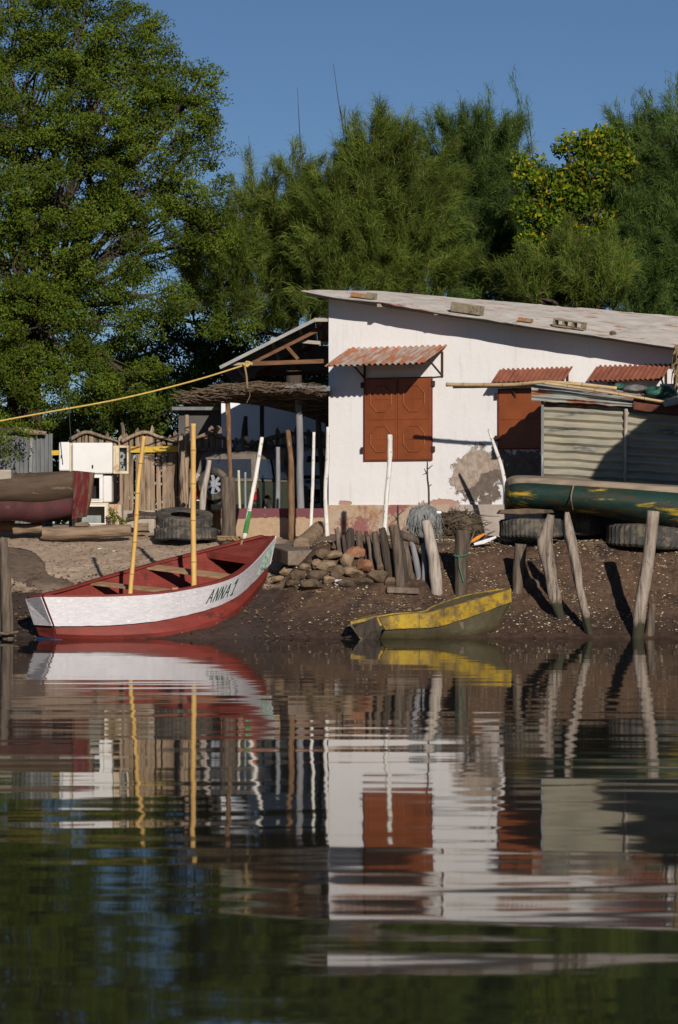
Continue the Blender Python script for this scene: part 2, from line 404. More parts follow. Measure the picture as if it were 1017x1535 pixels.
# ------------------------------------------------------------------ ground and water
def ground_material():
    m, nt, b = newmat('bank soil')
    tc = nn(nt, 'ShaderNodeTexCoord').outputs['Object']
    sep = nn(nt, 'ShaderNodeSeparateXYZ'); nt.links.new(tc, sep.inputs[0])
    n1 = ntex(nt, tc, 1.2); n2 = ntex(nt, tc, 9, 8, .7); n3 = ntex(nt, tc, 30, 4)
    sand = mix(nt, mapr(nt, n2, .35, .68), (.50, .385, .275), (.34, .245, .175))
    sand = mix(nt, mapr(nt, n1, .52, .66), sand, (.35, .24, .165))
    mud = mix(nt, mapr(nt, n2, .35, .65), (.072, .048, .037), (.04, .027, .023))
    soil = mix(nt, mapr(nt, n2, .3, .7), (.145, .084, .05), (.055, .033, .022))
    soil = mix(nt, mapr(nt, n3, .64, .7), soil, (.30, .22, .12))
    zz = math_(nt, 'ADD', sep.outputs[2], mapr(nt, n1, 0, 1, -.22, .22))
    zz = math_(nt, 'ADD', zz, mapr(nt, n2, 0, 1, -.12, .12))
    left = mix(nt, mapr(nt, zz, .78, .84), mud, sand)
    mudr = mix(nt, mapr(nt, n2, .35, .65), (.095, .06, .042), (.045, .029, .022))
    right = mix(nt, mapr(nt, zz, .25, .6), mudr, soil)
    mudr = mix(nt, mapr(nt, sep.outputs[2], .05, .12, 1, 0), mudr, (.03, .022, .018))
    right = mix(nt, mapr(nt, ntex(nt, tc, 2.2, 8, .7), .52, .60), right, (.05, .032, .024))
    top = mix(nt, mapr(nt, zz, 1.62, 1.68), right, (.17, .115, .08))
    xx = math_(nt, 'ADD', sep.outputs[0], mapr(nt, n1, 0, 1, -.6, .6))
    col = mix(nt, mapr(nt, xx, -1.3, -.9), left, top)
    nt.links.new(col, b.inputs['Base Color'])
    wet = mapr(nt, zz, .1, .55, .32, .9)
    nt.links.new(wet, b.inputs['Roughness']); b.inputs['Specular IOR Level'].default_value = .3
    bn = nn(nt, 'ShaderNodeBump'); bn.inputs['Distance'].default_value = .03
    nt.links.new(math_(nt, 'ADD', n2, math_(nt, 'MULTIPLY', n3, .35)), bn.inputs['Height']); nt.links.new(bn.outputs[0], b.inputs['Normal'])
    return m
def build_ground():
    xs = [-900, -400, -150, -60, -30, -18, -12, -9] + list(np.arange(-7.5, 8.01, .05)) + [9, 12, 18, 30, 60, 150, 400, 900]
    ys = [-250, -60, 0, 30, 45, 50] + list(np.arange(52, 59, .045)) + list(np.arange(59, 66, .15)) + [67, 69, 72, 76, 82, 90, 110, 160, 300, 800, 2500]
    vs = []
    for y in ys:
        for x in xs:
            z = ground(x, y)
            if 53 < y < 60 and abs(x) < 8:
                z += .02 * noise.noise(Vector((x * 9, y * 9, 1))) + .010 * noise.noise(Vector((x * 22, y * 22, 2)))
                if x > -1: z += .05 * abs(noise.noise(Vector((x * 3, y * 3, 5)))) * sstep(54, 55, y) * (1 - sstep(56.5, 57, y))
            vs.append((x, y, z))
    m = len(xs)
    fs = [(j * m + i, j * m + i + 1, (j + 1) * m + i + 1, (j + 1) * m + i) for j in range(len(ys) - 1) for i in range(m - 1)]
    o = MB().add(vs, fs).build('ground', ground_material(), origin=(0, 0, 0), smooth=True)
    tag(o, 'sloping sand and dark shell strewn mud bank above the water', 'ground', kind='structure')
build_ground()

def build_water():
    m, nt, b = newmat('river water')
    for n in list(nt.nodes):
        if n.type == 'BSDF_PRINCIPLED': nt.nodes.remove(n)
    tc = nn(nt, 'ShaderNodeTexCoord').outputs['Object']
    sep = nn(nt, 'ShaderNodeSeparateXYZ'); nt.links.new(tc, sep.inputs[0])
    h = None
    near = mapr(nt, sep.outputs[1], 14, 46, 1.0, .35)
    for sx, sy, amp, lx, det in WAVES:
        t = ntex(nt, mapping(nt, tc, (sx, sy, 1), (lx, lx * 2, lx)), 1.0, det, .5)
        t = math_(nt, 'MULTIPLY', t, amp)
        h = t if h is None else math_(nt, 'ADD', h, t)
    h = math_(nt, 'MULTIPLY', h, near)
    bn = nn(nt, 'ShaderNodeBump'); bn.inputs['Distance'].default_value = 1; bn.inputs['Strength'].default_value = 1
    nt.links.new(h, bn.inputs['Height'])
    gl = nn(nt, 'ShaderNodeBsdfGlossy'); gl.inputs['Roughness'].default_value = .034; nt.links.new(bn.outputs[0], gl.inputs['Normal'])
    gl.inputs['Color'].default_value = (.93, .93, .93, 1)
    df = nn(nt, 'ShaderNodeBsdfDiffuse'); df.inputs[0].default_value = (.020, .020, .014, 1)
    fr = nn(nt, 'ShaderNodeFresnel'); fr.inputs[0].default_value = 1.333
    mx = nn(nt, 'ShaderNodeMixShader'); nt.links.new(fr.outputs[0], mx.inputs[0]); nt.links.new(df.outputs[0], mx.inputs[1]); nt.links.new(gl.outputs[0], mx.inputs[2])
    nt.links.new(mx.outputs[0], nt.nodes['Material Output'].inputs[0])
    o = MB().poly([(-900, -250, 0), (900, -250, 0), (900, 56, 0), (-900, 56, 0)]).build('water', m, origin=(0, 0, 0))
    tag(o, 'calm dark river water mirroring the bank', 'water', kind='structure')
WAVES = [(.17, .5, .015, 3, 1), (.42, 1.1, .0078, 11, 1), (.7, 2.8, .0008, 17, 1), (2.4, 9, .00022, 23, 2)]
build_water()

# ------------------------------------------------------------------ house
TH = math.radians(28); cT, sT = math.cos(TH), math.sin(TH)
HX, HYY = (493 - CX) * 61.5 / FPX, 61.5
HB = 1.70
house = empty('house', (HX, HYY, HB), 'white rendered house with brown shutters and a sagging tin roof', 'house', rz=-TH)
def H(px, py, p=0.0):
    """house frame (along wall, -p in front of it, height above the house base) of photo pixel"""
    X0, Y0 = HX - p * sT, HYY - p * cT
    k = (px - CX) / FPX
    s = (k * Y0 - X0) / (cT + k * sT)
    Y = Y0 - s * sT
    return Vector((s, -p, CAMZ - (py - HY) * Y / FPX - HB))
def Hw(px, py, p=0.0):
    """the same in world coordinates"""
    v = H(px, py, p)
    return Vector((HX + v.x * cT + v.y * sT, HYY - v.x * sT + v.y * cT, v.z + HB))
def hw(v): return Vector((HX + v[0] * cT + v[1] * sT, HYY - v[0] * sT + v[1] * cT, v[2] + HB))

def wall_material():
    m, nt, b = newmat('white render with bare patches')
    tc = nn(nt, 'ShaderNodeTexCoord').outputs['Object']
    n1 = ntex(nt, tc, 1.3); n2 = ntex(nt, tc, 7, 8, .7); n3 = ntex(nt, tc, 3.2, 10, .72)
    col = mix(nt, mapr(nt, n1, .3, .7), (.82, .795, .775), (.775, .745, .725))
    col = mix(nt, mapr(nt, ntex(nt, mapping(nt, tc, (3, 3, .3)), 2.2, 6), .56, .85), col, (.64, .60, .565))
    def E(px, py, rx, rz, a=0):
        c = H(px, py); return ell(nt, tc, (c.x, c.z), (rx, rz), a)
    wob = mapr(nt, n3, .25, .75, -.85, .85)
    # render fallen off, brown plaster showing
    sm = mapr(nt, n3, .25, .75, -.6, .6)
    d1 = math_(nt, 'ADD', E(722, 712, .62, .50, -.5), wob)
    d2 = math_(nt, 'ADD', E(800, 706, .75, .36), wob)
    d3 = math_(nt, 'ADD', E(760, 698, .62, .30), wob)
    d = math_(nt, 'MINIMUM', math_(nt, 'MINIMUM', d1, d2), d3)
    d = math_(nt, 'MINIMUM', d, math_(nt, 'ADD', E(728, 755, .12, .24, .2), wob))
    t1 = math_(nt, 'ADD', E(702, 702, .30, .46, .5), sm)
    t2 = math_(nt, 'ADD', E(722, 690, .42, .22, .2), sm)
    t = math_(nt, 'MINIMUM', t1, t2)
    f1 = math_(nt, 'ADD', E(662, 755, .40, .08), wob)
    f2 = math_(nt, 'ADD', E(516, 754, .16, .06), wob)
    f = math_(nt, 'MINIMUM', f1, f2)
    dark = mix(nt, mapr(nt, n2, .35, .7), (.12, .095, .078), (.24, .185, .145))  # bare plaster, darkened in its colour to carry the shed's shade
    tan = mix(nt, mapr(nt, n2, .4, .6), (.32, .235, .17), (.46, .38, .315))
    col = mix(nt, mapr(nt, d, .93, 1.0, 1, 0), col, dark)
    col = mix(nt, mapr(nt, t, .93, 1.0, 1, 0), col, tan)
    col = mix(nt, mapr(nt, f, .93, 1.0, 1, 0), col, (.45, .27, .2))
    nt.links.new(col, b.inputs['Base Color']); b.inputs['Roughness'].default_value = .9; b.inputs['Specular IOR Level'].default_value = .15
    allm = math_(nt, 'MINIMUM', math_(nt, 'MINIMUM', d, t), f)
    bn = nn(nt, 'ShaderNodeBump'); bn.inputs['Distance'].default_value = .012
    hgt = math_(nt, 'ADD', mapr(nt, allm, .9, 1.05), math_(nt, 'MULTIPLY', math_(nt, 'ADD', n1, n2), .7))
    nt.links.new(hgt, bn.inputs['Height']); nt.links.new(bn.outputs[0], b.inputs['Normal'])
    return m
def plinth_material(maroon):
    m, nt, b = newmat('stained plinth' if not maroon else 'maroon topped low wall')
    tc = nn(nt, 'ShaderNodeTexCoord').outputs['Object']
    sep = nn(nt, 'ShaderNodeSeparateXYZ'); nt.links.new(tc, sep.inputs[0])
    n1 = ntex(nt, tc, 2.5, 8, .7); n2 = ntex(nt, tc, 9, 8, .7); n3 = ntex(nt, mapping(nt, tc, (1, 1, 1), (9, 2, 4)), 1.6, 8, .7)
    if maroon:
        col = mix(nt, mapr(nt, n2, .35, .65), (.42, .30, .19), (.34, .23, .14))
        z = math_(nt, 'ADD', sep.outputs[2], mapr(nt, n1, 0, 1, -.12, .12))
        col = mix(nt, mapr(nt, z, .36, .37), col, mix(nt, mapr(nt, n2, .62, .66), (.15, .05, .055), (.36, .25, .17)))
    else:
        col = mix(nt, mapr(nt, n1, .40, .60), (.46, .30, .17), (.50, .42, .34))
        col = mix(nt, mapr(nt, n3, .50, .56), col, (.30, .125, .105))
        col = mix(nt, mapr(nt, n2, .60, .64), col, (.5, .38, .2))
        xf = mapr(nt, sep.outputs[0], 2.4, 3.0)
        col = mix(nt, xf, col, mix(nt, mapr(nt, n1, .3, .7), (.50, .43, .37), (.38, .31, .26)))
    nt.links.new(col, b.inputs['Base Color']); b.inputs['Roughness'].default_value = .9
    bn = nn(nt, 'ShaderNodeBump'); bn.inputs['Distance'].default_value = .02
    nt.links.new(n2, bn.inputs['Height']); nt.links.new(bn.outputs[0], b.inputs['Normal'])
    return m

SE = 8.6                     # end of the house along the wall
DP = 5.6                     # depth
ov = .62
zf0 = H(493, 442, ov); zf1 = H(1017, 521, ov)
def zfront(s): return zf0.z + (zf1.z - zf0.z) * (s - zf0.x) / (zf1.x - zf0.x)
# ridge line (3 m behind the front wall)
RL = 3.0
def Hback(px, py, d):
    return H(px, py, -d)
r0 = Hback(560, 437, RL); r1 = Hback(1017, 475, RL)
def zridge(s): return r0.z + (r1.z - r0.z) * (s - r0.x) / (r1.x - r0.x)
def roofz(s, d):
    """d: distance behind the front wall"""
    if d <= RL: return zfront(s) + (zridge(s) - zfront(s)) * (d + ov) / (RL + ov)
    return zridge(s) - (d - RL) * .25
wm = wall_material()
hwall = MB()
n = 10
zt = lambda s, d: roofz(s, d) - .07
fr_ = [Vector((0, 0, -.2))] + [Vector((SE * i / n, 0, zt(SE * i / n, 0))) for i in range(n + 1)] + [Vector((SE, 0, -.2))]
hwall.prism(fr_, (0, .22, 0))
for s0 in (0, SE - .2):
    hwall.prism([Vector((s0, .221, -.2)), Vector((s0, .221, zt(s0 + .1, .2))), Vector((s0, RL, zt(s0 + .1, RL))), Vector((s0, DP, zt(s0 + .1, DP))), Vector((s0, DP, -.2))], (.2, 0, 0))
hwall.prism([Vector((.201, DP - .2, -.2)), Vector((.201, DP - .2, zt(0, DP) - .05)), Vector((SE - .201, DP - .2, zt(SE, DP) - .05)), Vector((SE - .201, DP - .2, -.2))], (0, .198, 0))
hwall.build('wall', wm, house, local=True)
zp = H(495, 757).z
MB().box((SE / 2 - .0, .16, zp / 2 - .15), (SE + .1, .44, zp + .3)).build('plinth', plinth_material(False), house, local=True, bevel=.015)

# roof: corrugated sheets front slope + back slope
def roof_mesh(d0, d1, pitch=.10):
    mb = MB(); per = 5; S0, S1 = -.30, SE + .3
    nd = int((d1 - d0) / pitch * per); nu = 90; vs = []; fs = []
    for j in range(nd + 1):
        d = d0 + (d1 - d0) * j / nd
        for i in range(nu + 1):
            s = S0 + (S1 - S0) * i / nu
            k = math.floor((s + .30) / 2.2); f = (s + .30) / 2.2 - k
            zz = roofz(s, d) + .013 * math.sin(2 * math.pi * j / per) + .02 * noise.noise(Vector((s * .9, d * .9, 4))) + .016 * (1 - f)
            dd = d
            if d < 0: dd = d + (-d / ov) * (.05 * noise.noise(Vector((k * 3.3, 0, 9))) + .02 * noise.noise(Vector((s * 2.2, 1, 9)))); zz -= (-d / ov) * .035 * abs(math.sin(s * 1.4 + 1))
            if abs(d - RL) < 1e-6: zz += .035 * noise.noise(Vector((s * 5, 0, 3)))
            vs.append((s, dd, zz))
    m = nu + 1
    for j in range(nd):
        for i in range(nu): fs.append((j * m + i, j * m + i + 1, (j + 1) * m + i + 1, (j + 1) * m + i))
    return mb.add(vs, fs)
rf = roof_mesh(-ov, RL).build('roof', M['roof'], house, local=True, solid=.012, off=-1)
roof_mesh(RL + .002, DP + .3).build('back_slope', M['roof'], rf, local=True, solid=.012, off=-1)
# verge board under the front edge
vb = MB()
for i in range(12):
    sa = -.26 + (SE + .5) * i / 12; sb = -.26 + (SE + .5) * (i + 1) / 12
    vb.bar((sa, -.46, roofz(sa, -.46) - .065), (sb, -.46, roofz(sb, -.46) - .065), .05, .06)
vb.build('verge_board', M['timber_pale'], rf, local=True)
MB().box((-.2, .3, roofz(-.2, .3) - .10), (.34, .12, .10)).build('beam_end', M['post_dark'], house, local=True)
for px, py in ((588, 462), (673, 476), (790, 492), (866, 500)):
    a = H(px, py, .0)
    z = roofz(a.x, 0) - .10
    MB().box((a.x, -.27, z), (.08, .6, .08)).build('rafter_end', M['timber_pale'], house, local=True)

# shutters
def shutter(px0, px1, py0, py1, leaves, knob=True, label=None):
    a = H(px0, py0); c = H(px1, py1)
    x0, x1, z1, z0 = a.x, c.x, a.z, c.z
    fr = MB(); t = .05
    fr.box(((x0 + x1) / 2, -.02, z1 - t / 2), (x1 - x0, .05, t)); fr.box(((x0 + x1) / 2, -.02, z0 + t / 2), (x1 - x0, .05, t))
    fr.box((x0 + t / 2, -.02, (z0 + z1) / 2), (t, .05, z1 - z0 - 2 * t - .002)); fr.box((x1 - t / 2, -.02, (z0 + z1) / 2), (t, .05, z1 - z0 - 2 * t - .002))
    win = fr.build('window', M['shutter_edge'], house, local=True)
    if label: win['label'] = label
    wl = (x1 - x0 - .04) / leaves
    for i in range(leaves):
        xa = x0 + .02 + wl * i + .004; xb = xa + wl - .008
        lf = MB().box(((xa + xb) / 2, -.036, (z0 + z1) / 2), (xb - xa, .03, z1 - z0 - .05))
        for (q0, q1) in ((z0 + .05, (z0 + z1) / 2 - .02), ((z0 + z1) / 2 + .02, z1 - .05)):
            cx, cz = (xa + xb) / 2, (q0 + q1) / 2
            if knob:
                r = min(xb - xa, q1 - q0) * .34
                ring = [Vector((cx + r * 1.0 * math.cos(math.pi / 8 + k * math.pi / 4), -.052, cz + r * 1.12 * math.sin(math.pi / 8 + k * math.pi / 4))) for k in range(9)]
                lf.tube(ring, .016, 6, cap=False)
                lf.bar((cx - r * .9, -.052, cz), (cx + r * .9, -.052, cz), .012, .018); lf.bar((cx, -.0515, cz - r), (cx, -.0515, cz + r), .018, .012, Vector((1, 0, 0)))
        lf.bar((xa + .01, -.054, (z0 + z1) / 2), (xb - .01, -.054, (z0 + z1) / 2), .014, .025)
        for xe in (xa + .02, xb - .02): lf.bar((xe, -.0535, z0 + .04), (xe, -.0535, z1 - .04), .022, .01, Vector((1, 0, 0)))
        lf.build('shutter', M['shutter'], win, local=True, bevel=.004)
    for xe in (x0 - .025, x1 + .025):
        for ze in (z0 + .22, z1 - .14): MB().box((xe, -.04, ze), (.07, .06, .11)).build('hinge', M['iron'], win, local=True, bevel=.008)
shutter(547, 649, 567, 690, 2, True, 'wide pair of brown shutters with raised octagons')
shutter(748, 842, 583, 673, 1, False, 'plain brown shutter half behind the tin shed')
shutter(893, 985, 583, 640, 1, False, 'brown shutter hidden behind the tin shed')

# awnings
def awning(ax0, ax1, ay, by, p, m, waves, label, bt):
    a0 = H(ax0, ay); a1 = H(ax1, ay)
    zb = H(ax0 - 30, by, p).z
    za = (a0.z + a1.z) / 2
    mb = MB(); mb.corr((a0.x, .0, za), (a1.x - a0.x, 0, 0), (0, -p, zb - za), waves, .022, nv=5, nz=.012, seed=ax0)
    aw = mb.build('awning', m, house, local=True, solid=.006)
    aw['label'] = label
    for xs in (a0.x + .35, a1.x - .1):
        br = MB()
        br.bar((xs, -.02, za - .12), (xs, -.02, za - .62), .03, .03, Vector((1, 0, 0)))
        br.bar((xs, -.02, za - .60), (xs, -p * .62, zb + (za - zb) * .38 - .05), .025, .03)
        br.bar((xs, -.035, za - .04), (xs, -p * .9, zb + (za - zb) * .1 - .04), .025, .03)
        br.build('bracket', M[bt], aw, local=True)
    MB().bar((a0.x + .05, -p * .9, zb + (za - zb) * .1 - .035), (a1.x - .05, -p * .9, zb + (za - zb) * .1 - .035), .035, .035).build('batten', M[bt], aw, local=True)
awning(524, 671, 520, 548, 1.05, M['rust_streak'], 17, 'large awning of rust streaked grey tin', 'iron')
awning(750, 859, 552, 573.5, .42, M['rust_red'], 15, 'rust red awning over the half hidden shutter', 'iron')
awning(895, 1007, 547, 571.5, .48, M['rust_red'], 15, 'rust red awning nearest the right edge', 'iron')

# things lying on the roof
def on_roof(px, py):
    """world point on the roof's front slope seen at the pixel"""
    best = None
    for i in range(-30, 300):
        d = i / 100.0
        v = H(px, py, -d)
        e = abs(v.z - roofz(v.x, d))
        if best is None or e < best[0]: best = (e, v)
    v = best[1]
    return v
def roof_thing(name, label, px0, px1, py, hpx, dep, m, hollow=False, tilt=0, jag=0, mtl=None):
    """front bottom edge from px0 to px1 at row py"""
    a = H(px0, py, .42); c = H(px1, py, .42)
    L = (c.x - a.x); sc = 76.0; hh = hpx / sc
    zc = roofz((a.x + c.x) / 2, -.42) + .02
    ang = math.atan2(roofz(c.x, 0) - roofz(a.x, 0), L)
    o = MB()
    R = Matrix.Rotation(-ang + tilt, 3, 'Y')
    cen = Vector(((a.x + c.x) / 2, -.44 + dep / 2, zc + hh / 2))
    if hollow:
        w_ = .035
        for zq in (-1, 1): o.box(cen + R @ Vector((0, 0, zq * (hh / 2 - w_ / 2))), (L, dep, w_), R)
        for k in range(4):
            o.box(cen + R @ Vector((-L / 2 + w_ / 2 + k * (L - w_) / 3, 0, 0)), (w_, dep - .004, hh - 2 * w_ - .001), R)
    else: o.box(cen, (L, dep, hh), R)
    vs = [hw(v) for v in o.v]; o.v = vs
    ob = o.build(name, m, bevel=.012)
    tag(ob, label, 'brick' if 'brick' in name else 'block')
    return ob
roof_thing('brick', 'orange brick on the roof near its high left end', 526, 552, 446, 7, .16, M['brick'])
roof_thing('concrete_block', 'small tan block beside the orange brick on the roof', 550, 560, 447, 10, .2, M['block'])
roof_thing('concrete_block', 'long solid mossy block in the middle of the roof edge', 676, 719, 474, 14, .25, M['block'])
roof_thing('brick', 'low orange brick lying on the roof between two blocks', 777, 795, 487, 6, .18, M['brick'])
roof_thing('hollow_block', 'hollow block with dark holes on the roof edge', 829, 874, 493, 12, .22, M['block'], hollow=True)

def rock(name, c, size, m, seed, sub=2):
    import bmesh
    bm = bmesh.new(); bmesh.ops.create_icosphere(bm, subdivisions=sub, radius=1)
    rr = random.Random(seed)
    R = Matrix.Rotation(rr.uniform(0, 6), 3, Vector((rr.random(), rr.random(), rr.random() + .1)).normalized())
    pl = [(Vector((rr.gauss(0, 1), rr.gauss(0, 1), rr.gauss(0, 1))).normalized(), rr.uniform(.5, .8)) for _ in range(9)]
    mb = MB(); vs = []
    for v in bm.verts:
        q = v.co.copy()
        for nrm, d in pl:
            t = q.dot(nrm)
            if t > d: q -= nrm * (t - d)
        q *= 1 + .12 * noise.noise(q * 1.8 + Vector((seed, 0, 0)))
        q = R @ q
        vs.append(Vector((q.x * size[0], q.y * size[1], q.z * size[2])) + Vector(c))
    mb.add(vs, [tuple(v.index for v in f.verts) for f in bm.faces]); bm.free()
    return mb.build(name, m)
q_ = H(919, 499, .3); q = hw((q_.x, -.3, roofz(q_.x, -.3) + .03))
tag(rock('stone', q, (.08, .06, .05), M['rock'], 5), 'tiny dark stone on the roof right of the hollow block', 'stone')

# ------------------------------------------------------------------ posts and poles
def post(name, label, cat, pts, rad, m, Y=None, nz=.18, seed=0, n=12, bury=.25, group=None, flat=1., lean=0., segs=14, fr=3.0, top_cut=None, parent=None):
    """pts: photo pixels from foot to top; rad: radii in photo pixels; stands on the ground at its foot"""
    base = G(*pts[0]) if Y is None else P(pts[0][0], pts[0][1], Y)
    y0 = base.y
    ws = []
    H_ = abs(pts[-1][1] - pts[0][1]) or 1
    for (x, y) in pts: ws.append(P(x, y, y0 + lean * (pts[0][1] - y) / H_))
    rs = [r * y0 / FPX for r in rad]
    pp = []; rr = []
    for i in range(segs + 1):
        t = i / segs
        pp.append(ip(ws, t)); f = t * (len(rs) - 1); k = min(int(f), len(rs) - 2) if len(rs) > 1 else 0
        rr.append(rs[k] + (rs[min(k + 1, len(rs) - 1)] - rs[k]) * (f - k))
    if bury:
        d = (pp[0] - pp[1]).normalized(); pp.insert(0, pp[0] + d * bury); rr.insert(0, rr[0])
    o = MB().tube(pp, rr, n, nz, seed, flat=flat, fr=fr)
    if nz > .1:   # ragged end
        for k in range(1, n + 1): o.v[-k] += Vector((0, 0, .05 * noise.noise(Vector((k * .9, seed, 2)))))
    ob = o.build(name, m, parent, smooth=True)
    if parent is None: tag(ob, label, cat, group)
    return ob, pp
def bamboo(name, label, pts, rad, y0=None, ym=None, parent=None, m='bamboo', step=.38, foot=None):
    base = foot
    ws = [P(x, y, Y) for x, y, Y in pts]
    L = sum((b - a).length for a, b in zip(ws, ws[1:]))
    nn_ = max(2, int(L / step)); sub = 6
    pp = []; rr = []
    r = rad * ws[0].y / FPX
    tot = nn_ * sub
    for i in range(tot + 1):
        t = i / tot; pp.append(ip(ws, t)); rr.append(r * (1 - .12 * t) * (1.10 if i % sub == 0 else (1.0 if i % sub in (1, 5) else .97)))
    e = MB().tube(pp, rr, 12)
    root = e.build(name, M[m], smooth=True); tag(root, label, 'pole')
    for i in range(1, nn_):
        rg = MB()
        c = pp[i * sub]; d = (pp[i * sub + 1] - pp[i * sub - 1]).normalized()
        rg.tube([c - d * .007, c + d * .007], [r * 1.09, r * 1.09], 12)
        rg.build('node_ring', M['bamboo_ring'], root)
    return root

bamboo('bamboo_pole', 'crooked yellow bamboo pole rising from the front of the red boat', [(194.5, 908, 53.8), (197, 870, 53.8), (204, 790, 53.8), (207, 730, 53.8), (216, 654, 53.8)], 3.6)
bamboo('bamboo_pole', 'straight yellow bamboo pole in the middle of the red boat', [(291, 900, 54.7), (291, 868, 54.7), (290, 780, 54.7), (290, 700, 54.7), (290, 635, 54.7)], 4.4, step=.5)

# whitewashed poles in front of the house
o, _ = post('painted_pole', 'leaning white pole with green foot left of the shelter', 'pole', [(366, 808), (374, 765), (384, 712), (393, 656)], [3.4, 3.4, 3.2, 2.8], M['white_pole'], nz=.12, seed=1, Y=59.6, bury=.0)
gp = MB().tube([P(368, 799, 59.6), P(371, 783, 59.6), P(374, 766, 59.6)], [.049, .048, .047], 12, .1, 3)
gp.build('green_foot', M['green_paint'], o)
post('painted_pole', 'thin white pole in front of the white car', 'pole', [(466, 790), (469, 730), (470, 690), (471, 648)], [2.6, 2.6, 2.4, 2.3], M['white_pole'], Y=59.2, nz=.15, seed=2, bury=.3)
post('painted_pole', 'tall white pole standing at the corner of the house', 'pole', [(491, 805), (488, 740), (491, 690), (492, 640)], [3.6, 3, 3.4, 2.6], M['white_pole'], Y=58.6, nz=.15, seed=3, bury=.1)
post('painted_pole', 'knobbly white pole in front of the octagon shutters', 'pole', [(577, 790), (580, 742), (584, 700), (585, 652)], [3.6, 3.4, 3.6, 4.0], M['white_pole'], Y=57.8, nz=.25, seed=4, bury=.3, fr=5)
post('painted_pole', 'slender whitish pole leaning behind the end of the green hull', 'pole', [(760, 740), (752, 700), (742, 670), (733, 645)], [3.8, 3.2, 2.6, 1.6], M['white_pole'], Y=58.2, nz=.18, seed=5, bury=.9)
post('painted_pole', 'short thin cream pole behind the low wall', 'pole', [(361, 790), (359, 740), (358, 705)], [2, 2, 2], M['cream_pole'], Y=62.0, nz=.03, seed=6, bury=.2)
post('metal_pole', 'short thin grey pole beside the cream pole', 'pole', [(369, 790), (368, 740), (368, 708)], [1.8, 1.8, 1.8], M['grey_steel'], Y=62.2, nz=.03, seed=7, bury=.2)
post('wooden_stake', 'pale peeled stake with a knotty top left of the thick stump', 'stake', [(303, 775), (305, 740), (311, 710), (314, 690)], [4.5, 5, 4.2, 3.4], M['post_grey'], Y=61.6, nz=.25, seed=8, bury=.5)
post('wooden_stake', 'short crooked pale stake leaning behind the tyres', 'stake', [(284, 770), (287, 735), (292, 720), (298, 710)], [1.6, 2, 3, 3.6], M['post_grey'], Y=61.9, nz=.25, seed=9, bury=.5)
stump, _ = post('tree_stump', 'thick upright grey brown stump beside the tyres', 'stump', [(343, 808), (343, 770), (342, 740), (342, 716)], [11, 10.5, 11, 11.5], M['post'], nz=.12, seed=10, n=18, Y=60.0)
post('shelter_post', 'thin reddish bark post rising above the thick stump', 'post', [(346, 716), (344, 680), (343, 640), (341, 590)], [3.2, 3.0, 4.2, 3.0], M['post_brown'], Y=61.5, nz=.25, seed=11, bury=1.3)
post('shelter_post', 'thick blue grey forked post under the brushwood roof', 'post', [(453, 805), (450, 730), (450, 660), (447, 592)], [6, 5.4, 5.2, 5.4], M['post_bluegrey'], Y=62.0, nz=.12, seed=12)
post('shelter_post', 'crooked black post close to the white house', 'post', [(486, 795), (484, 720), (480, 665), (476, 612)], [4.6, 4.2, 4, 4], M['post_dark'], Y=62.6, nz=.2, seed=13)
post('shelter_post', 'slim smooth grey post with a dark crooked tip', 'post', [(416, 790), (417, 730), (417, 670)], [4, 3.6, 3.4], M['post_bluegrey'], Y=62.3, nz=.12, seed=14)
post('wooden_post', 'rough orange brown post in front of the low wall', 'post', [(438, 806), (437, 745), (437, 700), (432, 645)], [5, 4.6, 4.4, 3.2], M['post_brown'], Y=60.6, nz=.28, seed=15)
post('dry_twig', 'dark crooked dry twig in front of the white wall', 'twig', [(643, 775), (643, 735), (641, 715), (641, 688)], [1.6, 1.5, 1.4, .8], M['post_dark'], Y=58.6, nz=.2, seed=16, n=7)
tw = bpy.data.objects['dry_twig']
for a, b in (((642, 708), (634, 712)), ((642, 703), (649, 697)), ((641, 712), (636, 702)), ((642, 730), (648, 726))): MB().tube([P(*a, 58.6), P(*b, 58.6)], [.014, .006], 6).build('side_twig', M['post_dark'], tw)

# low wall left of the house
lw = MB()
a = P(330, 762, 61.3); b_ = Vector((HX - .05, 61.35, a.z))
lw.box(((a.x + b_.x) / 2, 61.45, (a.z + 1.4) / 2), (b_.x - a.x, .25, a.z - 1.4))
tag(lw.build('low_wall', plinth_material(True), bevel=.02, origin=((a.x + b_.x) / 2, 61.45, 1.75)), 'low tan wall with a peeling maroon top in front of the jeep', 'wall')

